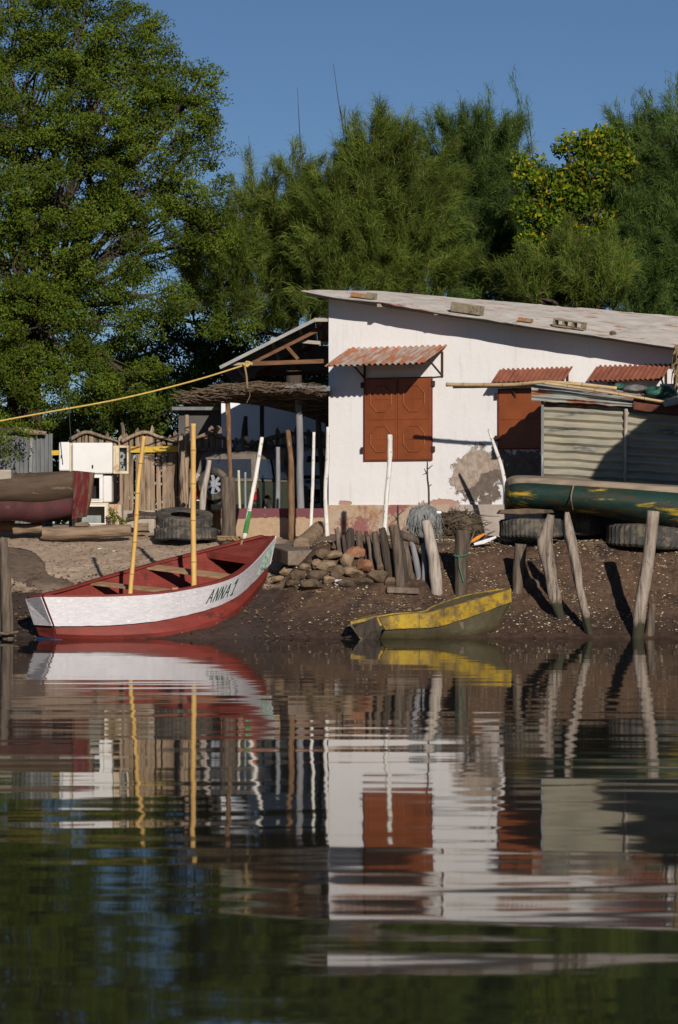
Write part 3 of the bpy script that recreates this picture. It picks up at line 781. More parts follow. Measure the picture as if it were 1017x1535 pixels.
# ------------------------------------------------------------------ carport
cp = empty('carport', (HX - 1.1, 64, 1.9), 'lean-to carport with a tin roof on the left of the house', 'carport')
A = P(330, 549, 61.6); B = P(472, 477, 61.6); B2 = P(492, 475, 61.6)
sh = MB()
L = Vector((0, 8.6, 0))
sh.corr(A + Vector((0, 0, -.02)), L, B - A, 40, .02, nv=6)
sh.build('roof_sheet', M['tin_dark'], cp, solid=.01)
MB().loft([[B + Vector((.01, 8.6 * j / 20, 0)), B2 + Vector((8.6 * j / 20 * sT / cT - .03, 8.6 * j / 20, -.03))] for j in range(21)]).build('ridge_sheet', M['rust_streak'], cp, solid=.01)  # rear flare added out of view to shade the white building
MB().bar(A + Vector((0, -.05, -.03)), B + Vector((0, -.05, -.04)), .03, .065).build('fascia', M['tin'], cp)
tr = MB()
ys = [61.95, 66.5]
for y in ys:
    e0 = P(375, 545, 61.9); e1 = P(492, 541, 61.9); r1_ = P(484, 490, 61.9)
    dy = Vector((0, y - 61.9, 0))
    tr = MB()
    tr.bar(e0 + dy, e1 + dy, .06, .085); tr.bar(P(377, 543, 61.9) + dy + Vector((0, .07, 0)), r1_ + dy + Vector((0, .07, 0)), .06, .09)
    tr.bar(P(431, 520, 61.9) + dy, P(447, 538, 61.9) + dy, .05, .07)
    tr.build('truss', M['timber'], cp)
for px, py in ((352, 541), (409, 512), (450, 492), (480, 481)):
    q = P(px, py, 61.7); MB().bar(q + Vector((0, 0, -.02)), q + Vector((0, 8.2, -.02)), .05, .06).build('purlin', M['timber_pale'], cp)
q0 = P(345, 546, 61.7); q1 = P(379, 545, 61.7)
MB().bar(q0, q1, .05, .05).build('beam', M['timber_pale'], cp)
q0 = P(406, 508, 62.2); q1 = P(492, 515, 62.2)
MB().bar(q0, q1, .05, .07).build('beam', M['timber_pale'], cp)
q0 = P(471, 479.5, 61.58); q1 = P(492, 479.5, 61.58)
MB().bar(q0, q1, .06, .075).build('beam', M['timber_pale'], cp)
zl = 5.5; xs_ = A.x + (B.x - A.x) * (zl + .05 - A.z) / (B.z - A.z); xr = HX + 2.4
MB().prism([Vector((xs_, 70.1, zl)), Vector((xr, 70.1, zl)), Vector((xr, 70.1, B.z - .06)), Vector((B.x, 70.1, B.z - .06))], (0, .02, 0)).build('shade_sheet', M['tin_dark'], cp)  # added dark sheet standing in for the deep shade under the roof
for x, y in ((379, 69.6), (489, 69.6)):
    q = P(x, 545, 62.1); MB().tube([Vector((q.x, y, 1.6)), Vector((q.x, y, q.z - .05))], .05, 8).build('pillar', M['post_dark'], cp)

# ------------------------------------------------------------------ brushwood shelter roof
rnd = random.Random(4)
sr = empty('brushwood_roof', (-1.6, 63, 4.3), 'flat shaggy brushwood shelter roof below the carport', 'shelter roof')
top = [(272, 597), (300, 588), (345, 579), (370, 577), (400, 576), (440, 576), (493, 580)]
bot = [(272, 600), (300, 602), (345, 606), (370, 609), (400, 613), (440, 622), (493, 640)]
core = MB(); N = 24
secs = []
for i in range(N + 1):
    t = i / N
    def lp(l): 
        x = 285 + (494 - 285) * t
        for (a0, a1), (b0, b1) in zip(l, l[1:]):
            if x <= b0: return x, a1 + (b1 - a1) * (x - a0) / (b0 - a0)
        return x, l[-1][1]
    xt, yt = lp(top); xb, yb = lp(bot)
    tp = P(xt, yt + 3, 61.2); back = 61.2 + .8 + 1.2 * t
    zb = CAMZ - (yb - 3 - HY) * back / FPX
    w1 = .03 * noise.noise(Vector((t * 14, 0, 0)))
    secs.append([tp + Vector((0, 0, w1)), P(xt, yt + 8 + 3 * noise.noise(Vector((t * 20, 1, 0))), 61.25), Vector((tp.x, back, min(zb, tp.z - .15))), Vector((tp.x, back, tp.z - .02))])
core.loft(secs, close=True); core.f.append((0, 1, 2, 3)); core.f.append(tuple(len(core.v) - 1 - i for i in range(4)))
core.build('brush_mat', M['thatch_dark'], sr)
st = MB()
for i in range(750):
    t = rnd.random() ** .9
    x = 280 + (494 - 280) * t
    k = int(t * N * .999); s_ = secs[k]
    f = rnd.random() ** 2.2
    y = 61.05 + f * (s_[2].y - 61.3)
    z = s_[0].z + rnd.uniform(-.10, .04) if f < .1 else s_[0].z + rnd.uniform(-.02, .05)
    if rnd.random() < .25: z = s_[2].z + (s_[1].z - s_[2].z) * (1 - f) - .02; 
    X = (x - CX) * 61.2 / FPX
    L_ = rnd.uniform(.25, .9); an = rnd.gauss(0, .45) + (0 if rnd.random() < .6 else 1.2)
    d = Vector((math.cos(an) * L_, math.sin(an) * L_ * .6, rnd.gauss(.02, .05) - .12 * L_ * (1 - t)))
    c_ = Vector((X, y, z)); mid = c_ + Vector((rnd.gauss(0, .02), 0, rnd.gauss(0, .025)))
    a0 = c_ - d / 2; a1 = c_ + d / 2
    if a1.x > HX - .02: continue
    st.tube([a0, mid, a1], [.008, rnd.uniform(.007, .016), .004], 4, cap=False)
tag(st.build('loose_sticks', M['thatch'], sr), 'ragged loose sticks')
cl = MB()
cl.loft([[P(420 + 15 * i, 577 + 4 * noise.noise(Vector((i * .8, j * .7, 0))) + (3 * j if i > 2 else 1.5 * j), 61.0 + .02 * i) for j in range(4)] for i in range(6)])
tag(cl.build('cloth_strip', M['tarp_grey'], sr, solid=.02), 'grey sheet laid on the brushwood by the house')
# beams carrying it
for y in (61.6, 62.6):
    q = P(341, 600, y); MB().tube([Vector((q.x - .1, y, secs[7][2].z + .14)), Vector((HX - .05, y, secs[18][1].z - .12))], .045, 8, .1, y).build('beam', M['post_dark'], sr)

# ropes
def sagrope(name, label, pts, r, m, sag=0, group=None, n=30, parent=None):
    ws = [P(*p) for p in pts]
    pp = [ip(ws, i / n) - Vector((0, 0, sag * 4 * (i / n) * (1 - i / n))) for i in range(n + 1)]
    o = MB().tube(pp, r, 8).build(name, m, parent, smooth=True)
    if parent is None: tag(o, label, 'rope', group)
    return o
rp = sagrope('rope', 'long yellow rope stretched up from the left to the carport', [(-60, 642, 60.5), (60, 620, 60.8), (180, 598, 61.1), (290, 571, 61.4), (369, 546.5, 61.5)], .017, M['rope_y'])
sagrope('knot', '', [(364, 545, 61.45), (370, 549, 61.4), (375, 544, 61.45), (369, 543, 61.5), (372, 551, 61.5)], .022, M['rope_y'], parent=rp)
sagrope('rope', 'short tan rope from the carport down to the brushwood roof', [(367, 548, 61.35), (370, 565, 61.2), (371, 582, 61.0)], .022, M['rope_b'])
sagrope('rope', 'thin dark cord hanging off the edge of the brushwood roof', [(371, 582, 60.98), (375, 592, 60.98), (370, 604, 60.98)], .009, M['thatch'])
sagrope('cord', 'thin black cord hanging from the yellow rope above the fridge', [(104, 611, 60.9), (105, 635, 60.95), (107, 662, 61.0)], .010, M['rope_d'])

# ------------------------------------------------------------------ fences
def fence(name, label, x0, x1, Y, topf, base_y, m, step, seed, rails=(), group=None):
    rn = random.Random(seed)
    c = P((x0 + x1) / 2, base_y, Y)
    root = empty(name, (c.x, Y, ground(c.x, Y)), label, 'fence', group)
    x = x0
    while x < x1:
        wpx = rn.uniform(.82, 1.15) * step
        ty = topf(x) + rn.uniform(-9, 8)
        a = P(x + rn.uniform(-1.5, 1.5), base_y, Y); t = P(x + rn.uniform(-1.6, 1.6), ty, Y)
        hw_ = wpx * rn.uniform(.43, .52) * Y / FPX; pk = rn.uniform(.05, .12)
        kk = rn.uniform(-.02, .02)
        out = [a + Vector((-hw_, 0, -.2)), a + Vector((hw_, 0, -.2)), (a + t) / 2 + Vector((hw_ * .95 + kk, 0, 0)), t + Vector((hw_ * .9, 0, -pk)), t + Vector((rn.uniform(-.3, .3) * hw_, 0, 0)), t + Vector((-hw_ * .9, 0, -pk * rn.uniform(.7, 1.3))), (a + t) / 2 + Vector((-hw_ * .95 + kk, 0, 0))]
        MB().prism([p + Vector((0, rn.uniform(-.02, .02), 0)) for p in out], (0, .03, 0)).build('paling', m, root)
        x += wpx
    for k, (pts, r, mm, fl) in enumerate(rails):
        ws = [P(px, py, Y - .07) for px, py in pts]
        if fl:
            MB().bar(ws[0], ws[1], .03, r).build('board', mm, root)
        else:
            pp = [ip(ws, i / 16) for i in range(17)]
            MB().tube(pp, [r * (1 - .4 * i / 16) for i in range(17)], 8, .3, k + seed).build('rail', mm, root, smooth=True)
    return root
tA = lambda x: interp([(100, 655), (125, 642), (140, 648), (165, 652), (185, 652), (205, 646), (228, 645), (250, 652), (272, 655)], x)
fence('picket_fence', 'weathered picket fence with a yellow board behind the fridge', 106, 272, 64, tA, 795, M['paling'], 8.0, 1,
      [([(105, 659), (128, 648), (155, 655), (178, 662)], .045, M['paling'], 0), ([(182, 662), (215, 648), (240, 655), (272, 664)], .045, M['paling'], 0),
       ([(193, 674), (268, 673)], .125, M['yellow_board'], 1), ([(78, 679), (100, 678)], .10, M['yellow_board'], 1)])
tB = lambda x: interp([(272, 660), (300, 650), (322, 642), (345, 652), (372, 662)], x)
fence('picket_fence', 'weathered picket fence with crossed branches behind the jeep tail', 279, 374, 64.4, tB, 792, M['paling'], 9.2, 2,
      [([(276, 662), (300, 655), (318, 650), (350, 662), (380, 667)], .05, M['paling'], 0), ([(276, 673), (320, 674), (372, 672)], .05, M['paling'], 0)])
tC = lambda x: interp([(372, 660), (400, 650), (430, 645), (470, 648), (500, 650)], x)
fence('picket_fence', 'shaded picket fence with rails above the jeep', 378, 500, 71.1, tC, 790, M['paling'], 9.5, 3,
      [([(372, 668), (410, 656), (440, 650), (500, 652)], .06, M['post'], 0), ([(372, 674), (430, 668), (500, 670)], .05, M['post'], 0)])
post('fence_post', 'tall pale split post in the gap of the picket fence', 'post', [(279, 790), (279, 720), (281, 660), (280, 622)], [4, 4, 4, 3], M['paling'], Y=63.8, nz=.3, seed=21)
post('fence_post', 'dark crooked post with a pale tip behind the fence right of the fridge', 'post', [(185, 790), (184, 700), (185, 650), (183, 634)], [3.5, 3.5, 3, 2.5], M['post'], Y=64.6, nz=.3, seed=22)
post('fence_post', 'black charred post above the jeep roof', 'post', [(367, 760), (366, 700), (367, 650), (369, 624)], [5, 5, 5, 3], M['post_dark'], Y=66.2, nz=.3, seed=23)
post('fence_post', 'pale knobbly post standing before the picket fence', 'post', [(277, 790), (275, 740), (274, 700), (275, 676)], [4.2, 4.5, 4, 3.4], M['paling'], Y=63.4, nz=.35, seed=24, fr=6)
rg = MB(); 
for i in range(14):
    x = rnd.uniform(353, 366); y = rnd.uniform(660, 684); rg.tube([P(x, y - 8, 64.15), P(x + rnd.uniform(-4, 4), y, 64.1), P(x + rnd.uniform(-3, 3), y + 9, 64.12)], [.03, .05, .02], 6, .3, i)
tag(rg.build('rag', M['tarp_grey'], smooth=True), 'grey brown rag hanging on the fence behind the jeep', 'rag')

# tin wall far left
tw_ = empty('tin_wall', (-7.4, 66, 1.9), 'dull corrugated tin wall at the left edge under the trees', 'wall')
a = P(-70, 645, 66); 
for i in range(3):
    x0 = -70 + 50 * i; x1 = x0 + 49
    p0 = P(x0, 650 - 2 * (i % 2), 66); p1 = P(x1, 650 - 2 * (i % 2), 66)
    MB().corr(Vector((p0.x, 66 + .012 * (i % 2), 1.7)), Vector((p1.x - p0.x, 0, 0)), Vector((0, 0, p0.z - 1.7)), 8, .02, nv=3, nz=.02, seed=i).build('tin_sheet', M['tin_dark'], tw_, solid=.008)
MB().tube([P(-70, 648, 65.9), P(0, 646, 65.9), P(30, 645, 65.9), P(66, 651, 65.9)], [.07, .06, .06, .04], 8, .3, 3).build('top_rail', M['post_dark'], tw_)
MB().tube([P(28, 643, 65.8), P(48, 648, 65.8), P(70, 649, 65.8)], [.05, .05, .03], 8, .3, 5).build('top_rail', M['paling'], tw_)
MB().tube([P(47, 655, 65.9), P(46, 708, 65.9)], [.035, .035], 6, .1, 4).build('pipe', M['tin'], tw_)

# ------------------------------------------------------------------ fridge and old appliances
fr = empty('fridge', P(132, 710, 62.4), 'old white fridge lying on its side on two cabinets', 'fridge')
def boxpx(mb, x0, x1, y0, y1, Y0, Y1, sk=0):
    a = P(x0, y0, Y0); b = P(x1, y1, Y0)
    mb.box(((a.x + b.x) / 2, (Y0 + Y1) / 2, (a.z + b.z) / 2), (b.x - a.x, Y1 - Y0, a.z - b.z)); return mb
boxpx(MB(), 92, 169, 664, 708, 62.16, 62.75).build('body', M['cream_enamel'], fr, bevel=.02)
boxpx(MB(), 88.5, 105, 662.5, 706, 62.05, 62.15).build('freezer_door', M['white_enamel'], fr, bevel=.03)
boxpx(MB(), 108.5, 169, 663.5, 710, 62.04, 62.15).build('door', M['white_enamel'], fr, bevel=.025)
g_ = boxpx(MB(), 170, 179, 668, 710, 62.06, 62.75)
for i in range(6): boxpx(g_, 173, 174.5, 672 + i * 6, 676 + i * 6, 62.045, 62.058)
g_.build('base_grille', M['cream_enamel'], fr, bevel=.005)
bk = MB(); 
for (x0, x1, y0, y1) in ((179.3, 193, 668, 671), (179.3, 193, 706, 710), (190.5, 193, 671.2, 705.8)): boxpx(bk, x0, x1, y0, y1, 62.1, 62.75)
bk.build('compressor_frame', M['cream_enamel'], fr)
pp_ = boxpx(MB(), 179.3, 190.3, 671.3, 705.7, 62.3, 62.7); 
pp_.build('compressor_panel', M['grey_steel'], fr)
kb = MB()
for (x, y, s) in ((183, 683, 1.2), (188, 676, 1.6), (188, 688, 1.6), (188, 695, 1.4), (184, 699, 1.0)): boxpx(kb, x - s, x + s, y - s, y + s, 62.22, 62.298)
kb.tube([P(181, 693, 62.25), P(185, 694, 62.2), P(189, 692, 62.25)], .01, 6)
kb.build('wiring', M['black'], fr)
boxpx(MB(), 91.5, 92.5, 682, 687, 62.03, 62.048).build('badge', M['black'], fr)
tag(boxpx(MB(), 138, 140, 697, 702, 62.02, 62.038).build('badge', M['black'], fr), 'small dark handle mark')

def open_box(name, label, x0, x1, y0, y1, Y, dep, m, mside, fw, side_px, inner):
    root = empty(name, P((x0 + x1) / 2, y1, Y + dep / 2), label, 'cabinet')
    f = MB(); w_ = fw
    for (a0, a1, b0, b1) in ((x0, x1, y0, y0 + w_), (x0, x1, y1 - w_, y1), (x0, x0 + w_, y0 + w_ + .05, y1 - w_ - .05), (x1 - w_, x1, y0 + w_ + .05, y1 - w_ - .05)):
        boxpx(f, a0, a1, b0, b1, Y, Y + dep)
    f.build('case', m, root, bevel=.008)
    g = MB()
    for (a0, a1, b0, b1) in ((x0 + w_ * .8, x1 - w_ * .8, y0 + w_ * .8, y0 + w_ * 1.15), (x0 + w_ * .8, x1 - w_ * .8, y1 - w_ * 1.15, y1 - w_ * .8), (x1 - w_ * 1.15, x1 - w_ * .8, y0 + w_ * 1.2, y1 - w_ * 1.2)):
        boxpx(g, a0, a1, b0, b1, Y - .02, Y - .001)
    g.build('rim', M['white_enamel'], root)
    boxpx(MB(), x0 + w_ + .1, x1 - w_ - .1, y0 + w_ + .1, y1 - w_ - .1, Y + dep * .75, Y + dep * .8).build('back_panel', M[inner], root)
    boxpx(MB(), x1 + .1, x1 + side_px, y0 + 2, y1, Y + .03, Y + dep).build('side_panel', mside, root, bevel=.03)
    return root
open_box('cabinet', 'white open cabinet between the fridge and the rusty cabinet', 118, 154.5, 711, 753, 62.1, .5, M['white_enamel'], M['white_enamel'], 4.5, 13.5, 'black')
open_box('cabinet', 'rust streaked open cabinet standing on the ground under the white one', 108, 163, 753.5, 790, 62.1, .55, M['cream_enamel'], M['rust_enamel'], 5, 20, 'grey_steel')

# low concrete kerb and firewood
tag(boxpx(MB(), 183, 232, 765, 800, 63.3, 63.45).build('concrete_kerb', M['concrete'], bevel=.01), 'low bare concrete block against the foot of the fence', 'block')
for i, (x0, y0, x1, y1, lab) in enumerate([(190, 779, 235, 775, 'dark firewood log right of the rusty cabinet, lowest of the pile'), (192, 774, 236, 771, 'dark firewood log right of the rusty cabinet, middle of the pile'), (200, 768, 235, 776, 'dark short firewood log slanting on top of the pile')]):
    q = P(x0, y0, 62.5); r_ = P(x1, y1, 62.4)
    tag(MB().tube([q, (q + r_) / 2 + Vector((0, 0, .03)), r_], [.05, .045, .04], 9, .3, i).build('firewood_log', M['post_dark'] if i else M['post'], smooth=True), lab, 'log')
tag(boxpx(MB(), 201, 222, 784, 796, 61.6, 61.8).build('wood_block', M['log'], bevel=.02), 'small wood block between the long log and the tyres', 'block')

# ------------------------------------------------------------------ tyres
def tyre_mesh(R, wd, hole, lug=.026, seg=84, dent=0, seed=0):
    prof = [(hole, -wd * .30), (hole + .02, -wd * .42), ((hole + R) / 2, -wd * .5), (R * .93, -wd * .45), (R * .985, -wd * .36), (R, -wd * .12), (R, wd * .12), (R * .985, wd * .36), (R * .93, wd * .45), ((hole + R) / 2, wd * .5), (hole + .02, wd * .42), (hole, wd * .30)]
    inner = [(R * .9, wd * .3), (R * .93, 0), (R * .9, -wd * .3)]
    pr = prof + inner
    secs = []
    for i in range(seg):
        th = 2 * math.pi * i / seg; q = []
        for k, (r, z) in enumerate(pr):
            rr = r
            if 4 <= k <= 7: rr += (lug if (i // 1) % 2 == 0 else 0) * (1 if k in (4, 7) else .3)
            if k in (3, 8): rr += (lug * .8 if i % 2 == 0 else 0)
            d = 1 + dent * noise.noise(Vector((math.cos(th), math.sin(th), seed)))
            q.append(Vector((math.cos(th) * rr * d, math.sin(th) * rr * d, z + dent * .5 * noise.noise(Vector((math.cos(th) * 1.2, math.sin(th) * 1.2, seed + 5))))))
        secs.append(q)
    secs.append([v.copy() for v in secs[0]])
    return MB().loft(secs, close=True)
def tyre(label, px0, px1, py_bot, h_px, Y, tilt=(0, 0), seed=0, group=None, hole=.5):
    c = P((px0 + px1) / 2, py_bot, Y); R = (px1 - px0) / 2 * Y / FPX; wd = h_px * Y / FPX
    mb = tyre_mesh(R, wd, R * hole, dent=.05, seed=seed)
    M3 = Matrix.Rotation(tilt[0], 3, 'X') @ Matrix.Rotation(tilt[1], 3, 'Y')
    mb.v = [M3 @ v + c + Vector((0, R * .15, wd / 2)) for v in mb.v]
    o = mb.build('tyre', M['tyre'], smooth=False)
    return tag(o, label, 'tyre', group)
tyre('lower worn truck tyre lying flat by the stump', 232, 325, 810, 20, 60.4, (0, .0), 1)
tyre('upper worn truck tyre sagging on another beside the stump', 235, 318, 788, 20, 60.5, (.24, .05), 2)
tyre('flat tyre with rusty marks under the left end of the green hull', 750, 843, 807, 30, 56.5, (0, .0), 3)
tyre('ribbed tyre under the green hull at the right edge', 911, 1040, 822, 36, 56.4, (0, .05), 4)
tyre('dark tyre deep in the shade under the green hull', 832, 905, 803, 34, 57.2, (0, .0), 5)
pl = MB(); 
pl.prism([P(747, 770, 56.0), P(752, 764, 56.0), P(790, 762, 56.0), P(828, 764, 56.0), P(832, 769, 56.0), P(780, 771.5, 56.0)], (0, .8, 0))
tag(pl.build('flat_stone', M['rock'], bevel=.02), 'flat brown stone slab between the tyre and the green hull', 'stone')

# ------------------------------------------------------------------ logs
def logpx(label, pts, r, Y, m='log', seed=0, name='log', yaw=0):
    ws = [P(x, y, Y + yaw * i) for i, (x, y) in enumerate(pts)]
    pp = [ip(ws, i / 10) for i in range(11)]
    o = MB().tube(pp, [r * (1 + .06 * math.sin(i)) for i in range(11)], 14, .16, seed, fr=1.5).build(name, M[m], smooth=False)
    return tag(o, label, 'log')
logpx('long squared log lying in front of the cabinets', [(64, 799), (110, 799), (150, 797), (197, 795)], .125, 60.6, seed=1)
logpx('short log block propping the left of the old boat', [(20, 793), (40, 792), (64, 791)], .10, 60.9, seed=2)
logpx('dark log in the shade below the old boat at the left edge', [(-40, 790), (-10, 789), (22, 788)], .12, 61.4, seed=5)
wd_ = MB(); wd_.prism([P(112, 789, 60.5), P(113, 784, 60.5), P(128, 782, 60.5), P(133, 786, 60.5), P(134, 789, 60.5)], (0, .4, 0))
tag(wd_.build('wedge', M['log'], bevel=.015), 'wooden wedge between the long log and the old boat', 'wedge')

# ------------------------------------------------------------------ old boat on blocks
ob_ = empty('old_boat', P(40, 790, 61), 'large old brown and maroon wooden boat propped on logs', 'boat')
Nn = [P(-170, 752, 60.2), P(-90, 730, 60.0), P(0, 719, 60.0), P(60, 714, 60.25), P(112, 707, 60.7)]
Cc = [P(-170, 780, 60.3), P(-90, 760, 60.1), P(0, 751, 60.1), P(60, 752, 60.35), P(110, 745, 60.75)]
Bb = [P(-170, 800, 60.6), P(-90, 797, 60.4), P(10, 781, 60.45), P(55, 784, 60.6), P(108, 778, 60.95)]
Ff = [P(-170, 748, 61.4), P(-90, 726, 61.5), P(0, 712, 61.5), P(62, 708, 61.5), P(114, 706, 61.3)]
FB = [v + Vector((0, -.25, -.75)) for v in Ff]
K = 30
def secpts(t): return [ip(l, t) for l in (Nn, Cc, Bb)]
up = MB(); up.loft([[ip(Nn, i / K), ip(Nn, i / K) * .5 + ip(Cc, i / K) * .5 + Vector((0, -.03, 0)), ip(Cc, i / K)] for i in range(K + 1)])
up.build('upper_planks', M['old_wood_hull'], ob_, solid=.05, off=-1, smooth=True)
lo = MB(); lo.loft([[ip(Cc, i / K) + Vector((0, .015, 0)), ip(Cc, i / K) * .45 + ip(Bb, i / K) * .55 + Vector((0, -.08, -.02)), ip(Bb, i / K), (ip(Bb, i / K) + ip(FB, i / K)) / 2 + Vector((0, 0, -.04)), ip(FB, i / K)] for i in range(K + 1)])
lo.build('lower_hull', M['old_red_hull'], ob_, solid=.04, off=-1, smooth=True)
fs_ = MB(); fs_.loft([[ip(FB, i / K), ip(Ff, i / K)] for i in range(K + 1)])
fs_.build('far_side', M['old_wood_hull'], ob_, solid=.05, off=1, smooth=True)
# bow end: red band, then the bare end face
n0, c0, b0, f0, g0 = Nn[-1], Cc[-1], Bb[-1], Ff[-1], FB[-1]
n1, c1_, b1 = P(135, 708, 61.0), P(132, 748, 61.0), P(128, 775, 61.05)
mb = MB().loft([[n0 + Vector((0, 0, .02)), c0, b0], [n1, c1_, b1]])
mb.build('bow_planks', M['old_red_band'], ob_, solid=.05, off=-1)
e1, e2, e3 = P(142, 709, 61.35), P(136, 750, 61.3), P(129, 775, 61.2)
MB().loft([[n1, c1_, b1], [e1, e2, e3]]).build('stem', M['thwart'], ob_, solid=.04, off=-1)
MB().loft([[e1, e2, e3], [f0, (f0 + g0) / 2, g0]]).build('bow_planks', M['old_red_hull'], ob_, solid=.04, off=-1)
MB().loft([[b0, b1, e3], [g0, g0, g0]]).build('bow_floor', M['old_red_hull'], ob_)
ob2 = MB()
boxpx(ob2, -6, 17, 704, 722, 60.6, 61.0)
tag(ob2.build('wooden_crate', M['timber_pale'], bevel=.02), 'tan box standing inside the old boat at the left edge', 'crate')

# ------------------------------------------------------------------ red and white boat
rb = empty('red_boat', P(200, 958, 54.6), 'red and white wooden boat with bow up on the bank', 'boat')
rN = [P(65, 893, 52.9), P(180, 892, 53.15), P(268, 884, 53.6), P(355, 860, 54.6), P(411, 804, 56.6)]
rF = [P(42, 896, 53.4), P(94, 884, 54.1), P(150, 867, 54.8), P(240, 842, 55.7), P(392, 803, 56.95)]
rW = [P(82, 938, 53.0), P(173, 936, 53.22), P(260, 925, 53.68), P(346, 897, 54.7), P(402, 845, 56.55)]
rB = [P(84, 958, 53.1), P(178, 962, 53.28), P(281, 955, 53.75), P(352, 926, 54.75), P(397, 872, 56.5)]
rFB = [P(60, 952, 53.4), P(95, 943, 53.9), P(160, 932, 54.5), P(262, 899, 55.4), P(390, 862, 56.75)]
K = 40
T = [i / K for i in range(K + 1)]
hull = MB(); hull.loft([[ip(rN, t), ip(rW, t) + Vector((0, .015, 0)), ip(rW, t) * .4 + ip(rB, t) * .6 + Vector((.02, -.04, 0)), ip(rB, t), (ip(rB, t) + ip(rFB, t)) / 2 + Vector((0, 0, -.03)), ip(rFB, t), ip(rF, t)] for t in T])
hull.build('hull', M['boat_red'], rb, solid=.03, off=0)
def strake(u, v):
    """near side painted strake: u 0..1 stern to bow, v 0..1 bottom to top"""
    a = ip(rW, u); b = ip(rN, u); p = a + (b - a) * v
    t = (ip(rN, min(u + .01, 1)) - ip(rN, max(u - .01, 0))).normalized()
    nrm = t.cross((b - a).normalized()).normalized()
    if nrm.y > 0: nrm = -nrm
    return p, nrm
sk = MB(); sk.loft([[strake(t, v)[0] + strake(t, v)[1] * (.042 + .006 * noise.noise(Vector((t * 9, v * 2, 0)))) + Vector((0, 0, (-.012 * noise.noise(Vector((t * 30, 0, 3))) if v == .0 else 0))) for v in (.0, .35, .7, .97)] for t in T])
tag(sk.build('painted_strake', M['boat_white'], rb, solid=.012), 'broad white painted strake')
def gun(line, inn, w_=.075):
    o = MB(); secs = []
    for t in T:
        p = ip(line, t); q_ = ip(inn, t); d = (q_ - p); d.z = 0
        if d.length < 1e-3: d = Vector((0, 1, 0))
        d.normalize()
        secs.append([p - d * .045 + Vector((0, 0, -.02)), p - d * .045 + Vector((0, 0, .015)), p + d * w_ + Vector((0, 0, .015)), p + d * w_ + Vector((0, 0, -.02))])
    return o.loft(secs, close=True)
gun(rN, rF).build('gunwale', M['boat_red'], rb)
gun(rF, rN).build('gunwale', M['boat_red'], rb)
# transom: white above, red below
tF, tN, tNb, tFb = rF[0], rN[0], rB[0], rFB[0]
wF = tF + (tFb - tF) * .72; wN = rW[0]
MB().loft([[tF, tN], [wF, wN], [tFb, tNb]]).build('transom_frame', M['boat_red'], rb, solid=.04)
off_ = Vector((-.035, -.03, 0))
tag(MB().loft([[tF + off_ - Vector((0, 0, .02)), tN + off_ - Vector((0, 0, .02))], [wF + off_, wN + off_]]).build('transom', M['boat_white'], rb, solid=.015), 'white painted transom')
# bow: flat narrow end with white stem strip
MB().loft([[rN[-1], rF[-1]], [rW[-1], rF[-1] * .4 + rFB[-1] * .6], [rB[-1], rFB[-1]]]).build('bow_end', M['boat_red'], rb, solid=.04)
tag(MB().tube([rN[-1] + Vector((.02, -.02, 0)), rW[-1] + Vector((.03, -.02, 0))], [.028, .024], 8).build('stem_strip', M['boat_white'], rb), 'white strip down the bow')
def thw(u0, u1, w_, th=.035, drop=.03, m='thwart', lab=None, name='thwart'):
    a = ip(rF, u0); b = ip(rN, u1)
    if name != 'thwart': a, b = a.lerp(b, .12), a.lerp(b, .80)
    a = a + Vector((0, 0, -drop)); b = b + Vector((0, 0, -drop))
    d = (ip(rN, u1 + .03) - ip(rN, u1)).normalized() * w_
    o = MB(); vs = [a, b, b + d, a + d]
    o.prism(vs, (0, 0, -th))
    x = o.build(name, M[m], rb, bevel=.006)
    return x
thw(.44, .48, .22, m='thwart')
thw(.70, .72, .24, m='thwart')
thw(.09, .12, .16, drop=.10, m='thwart')
thw(.53, .55, .12, drop=.3, m='boat_in', name='rib'); thw(.30, .32, .10, drop=.38, m='boat_in', name='rib')
# bow deck
dk = MB(); dk.loft([[ip(rF, t) + Vector((0, 0, -.06)), ip(rN, t) + Vector((0, 0, -.06))] for t in [.86, .9, .95, .99]])
dk.build('bow_deck', M['boat_in'], rb, solid=.04)
q0 = ip(rF, .855) + Vector((0, 0, -.09)); q1 = ip(rN, .855) + Vector((0, 0, -.09)); MB().bar(q0, q1, .05, .10).build('deck_beam', M['boat_red'], rb)
fl = MB(); fl.loft([[ip(rFB, t) * .85 + ip(rB, t) * .15 + Vector((0, 0, .16)), ip(rFB, t) * .2 + ip(rB, t) * .8 + Vector((0, 0, .16))] for t in [.05 + .8 * i / 12 for i in range(13)]])
fl.build('floor_boards', M['thwart'], rb, solid=.02)
MB().bar(ip(rF, .93) + Vector((.05, -.1, .02)), ip(rF, .93) + Vector((.02, -.12, -.12)), .03, .03).build('peg', M['thwart'], rb)
bl = MB().box(ip(rN, .485) + Vector((0, .03, .03)), (.10, .06, .035)); bl.build('cleat', M['thwart'], rb)
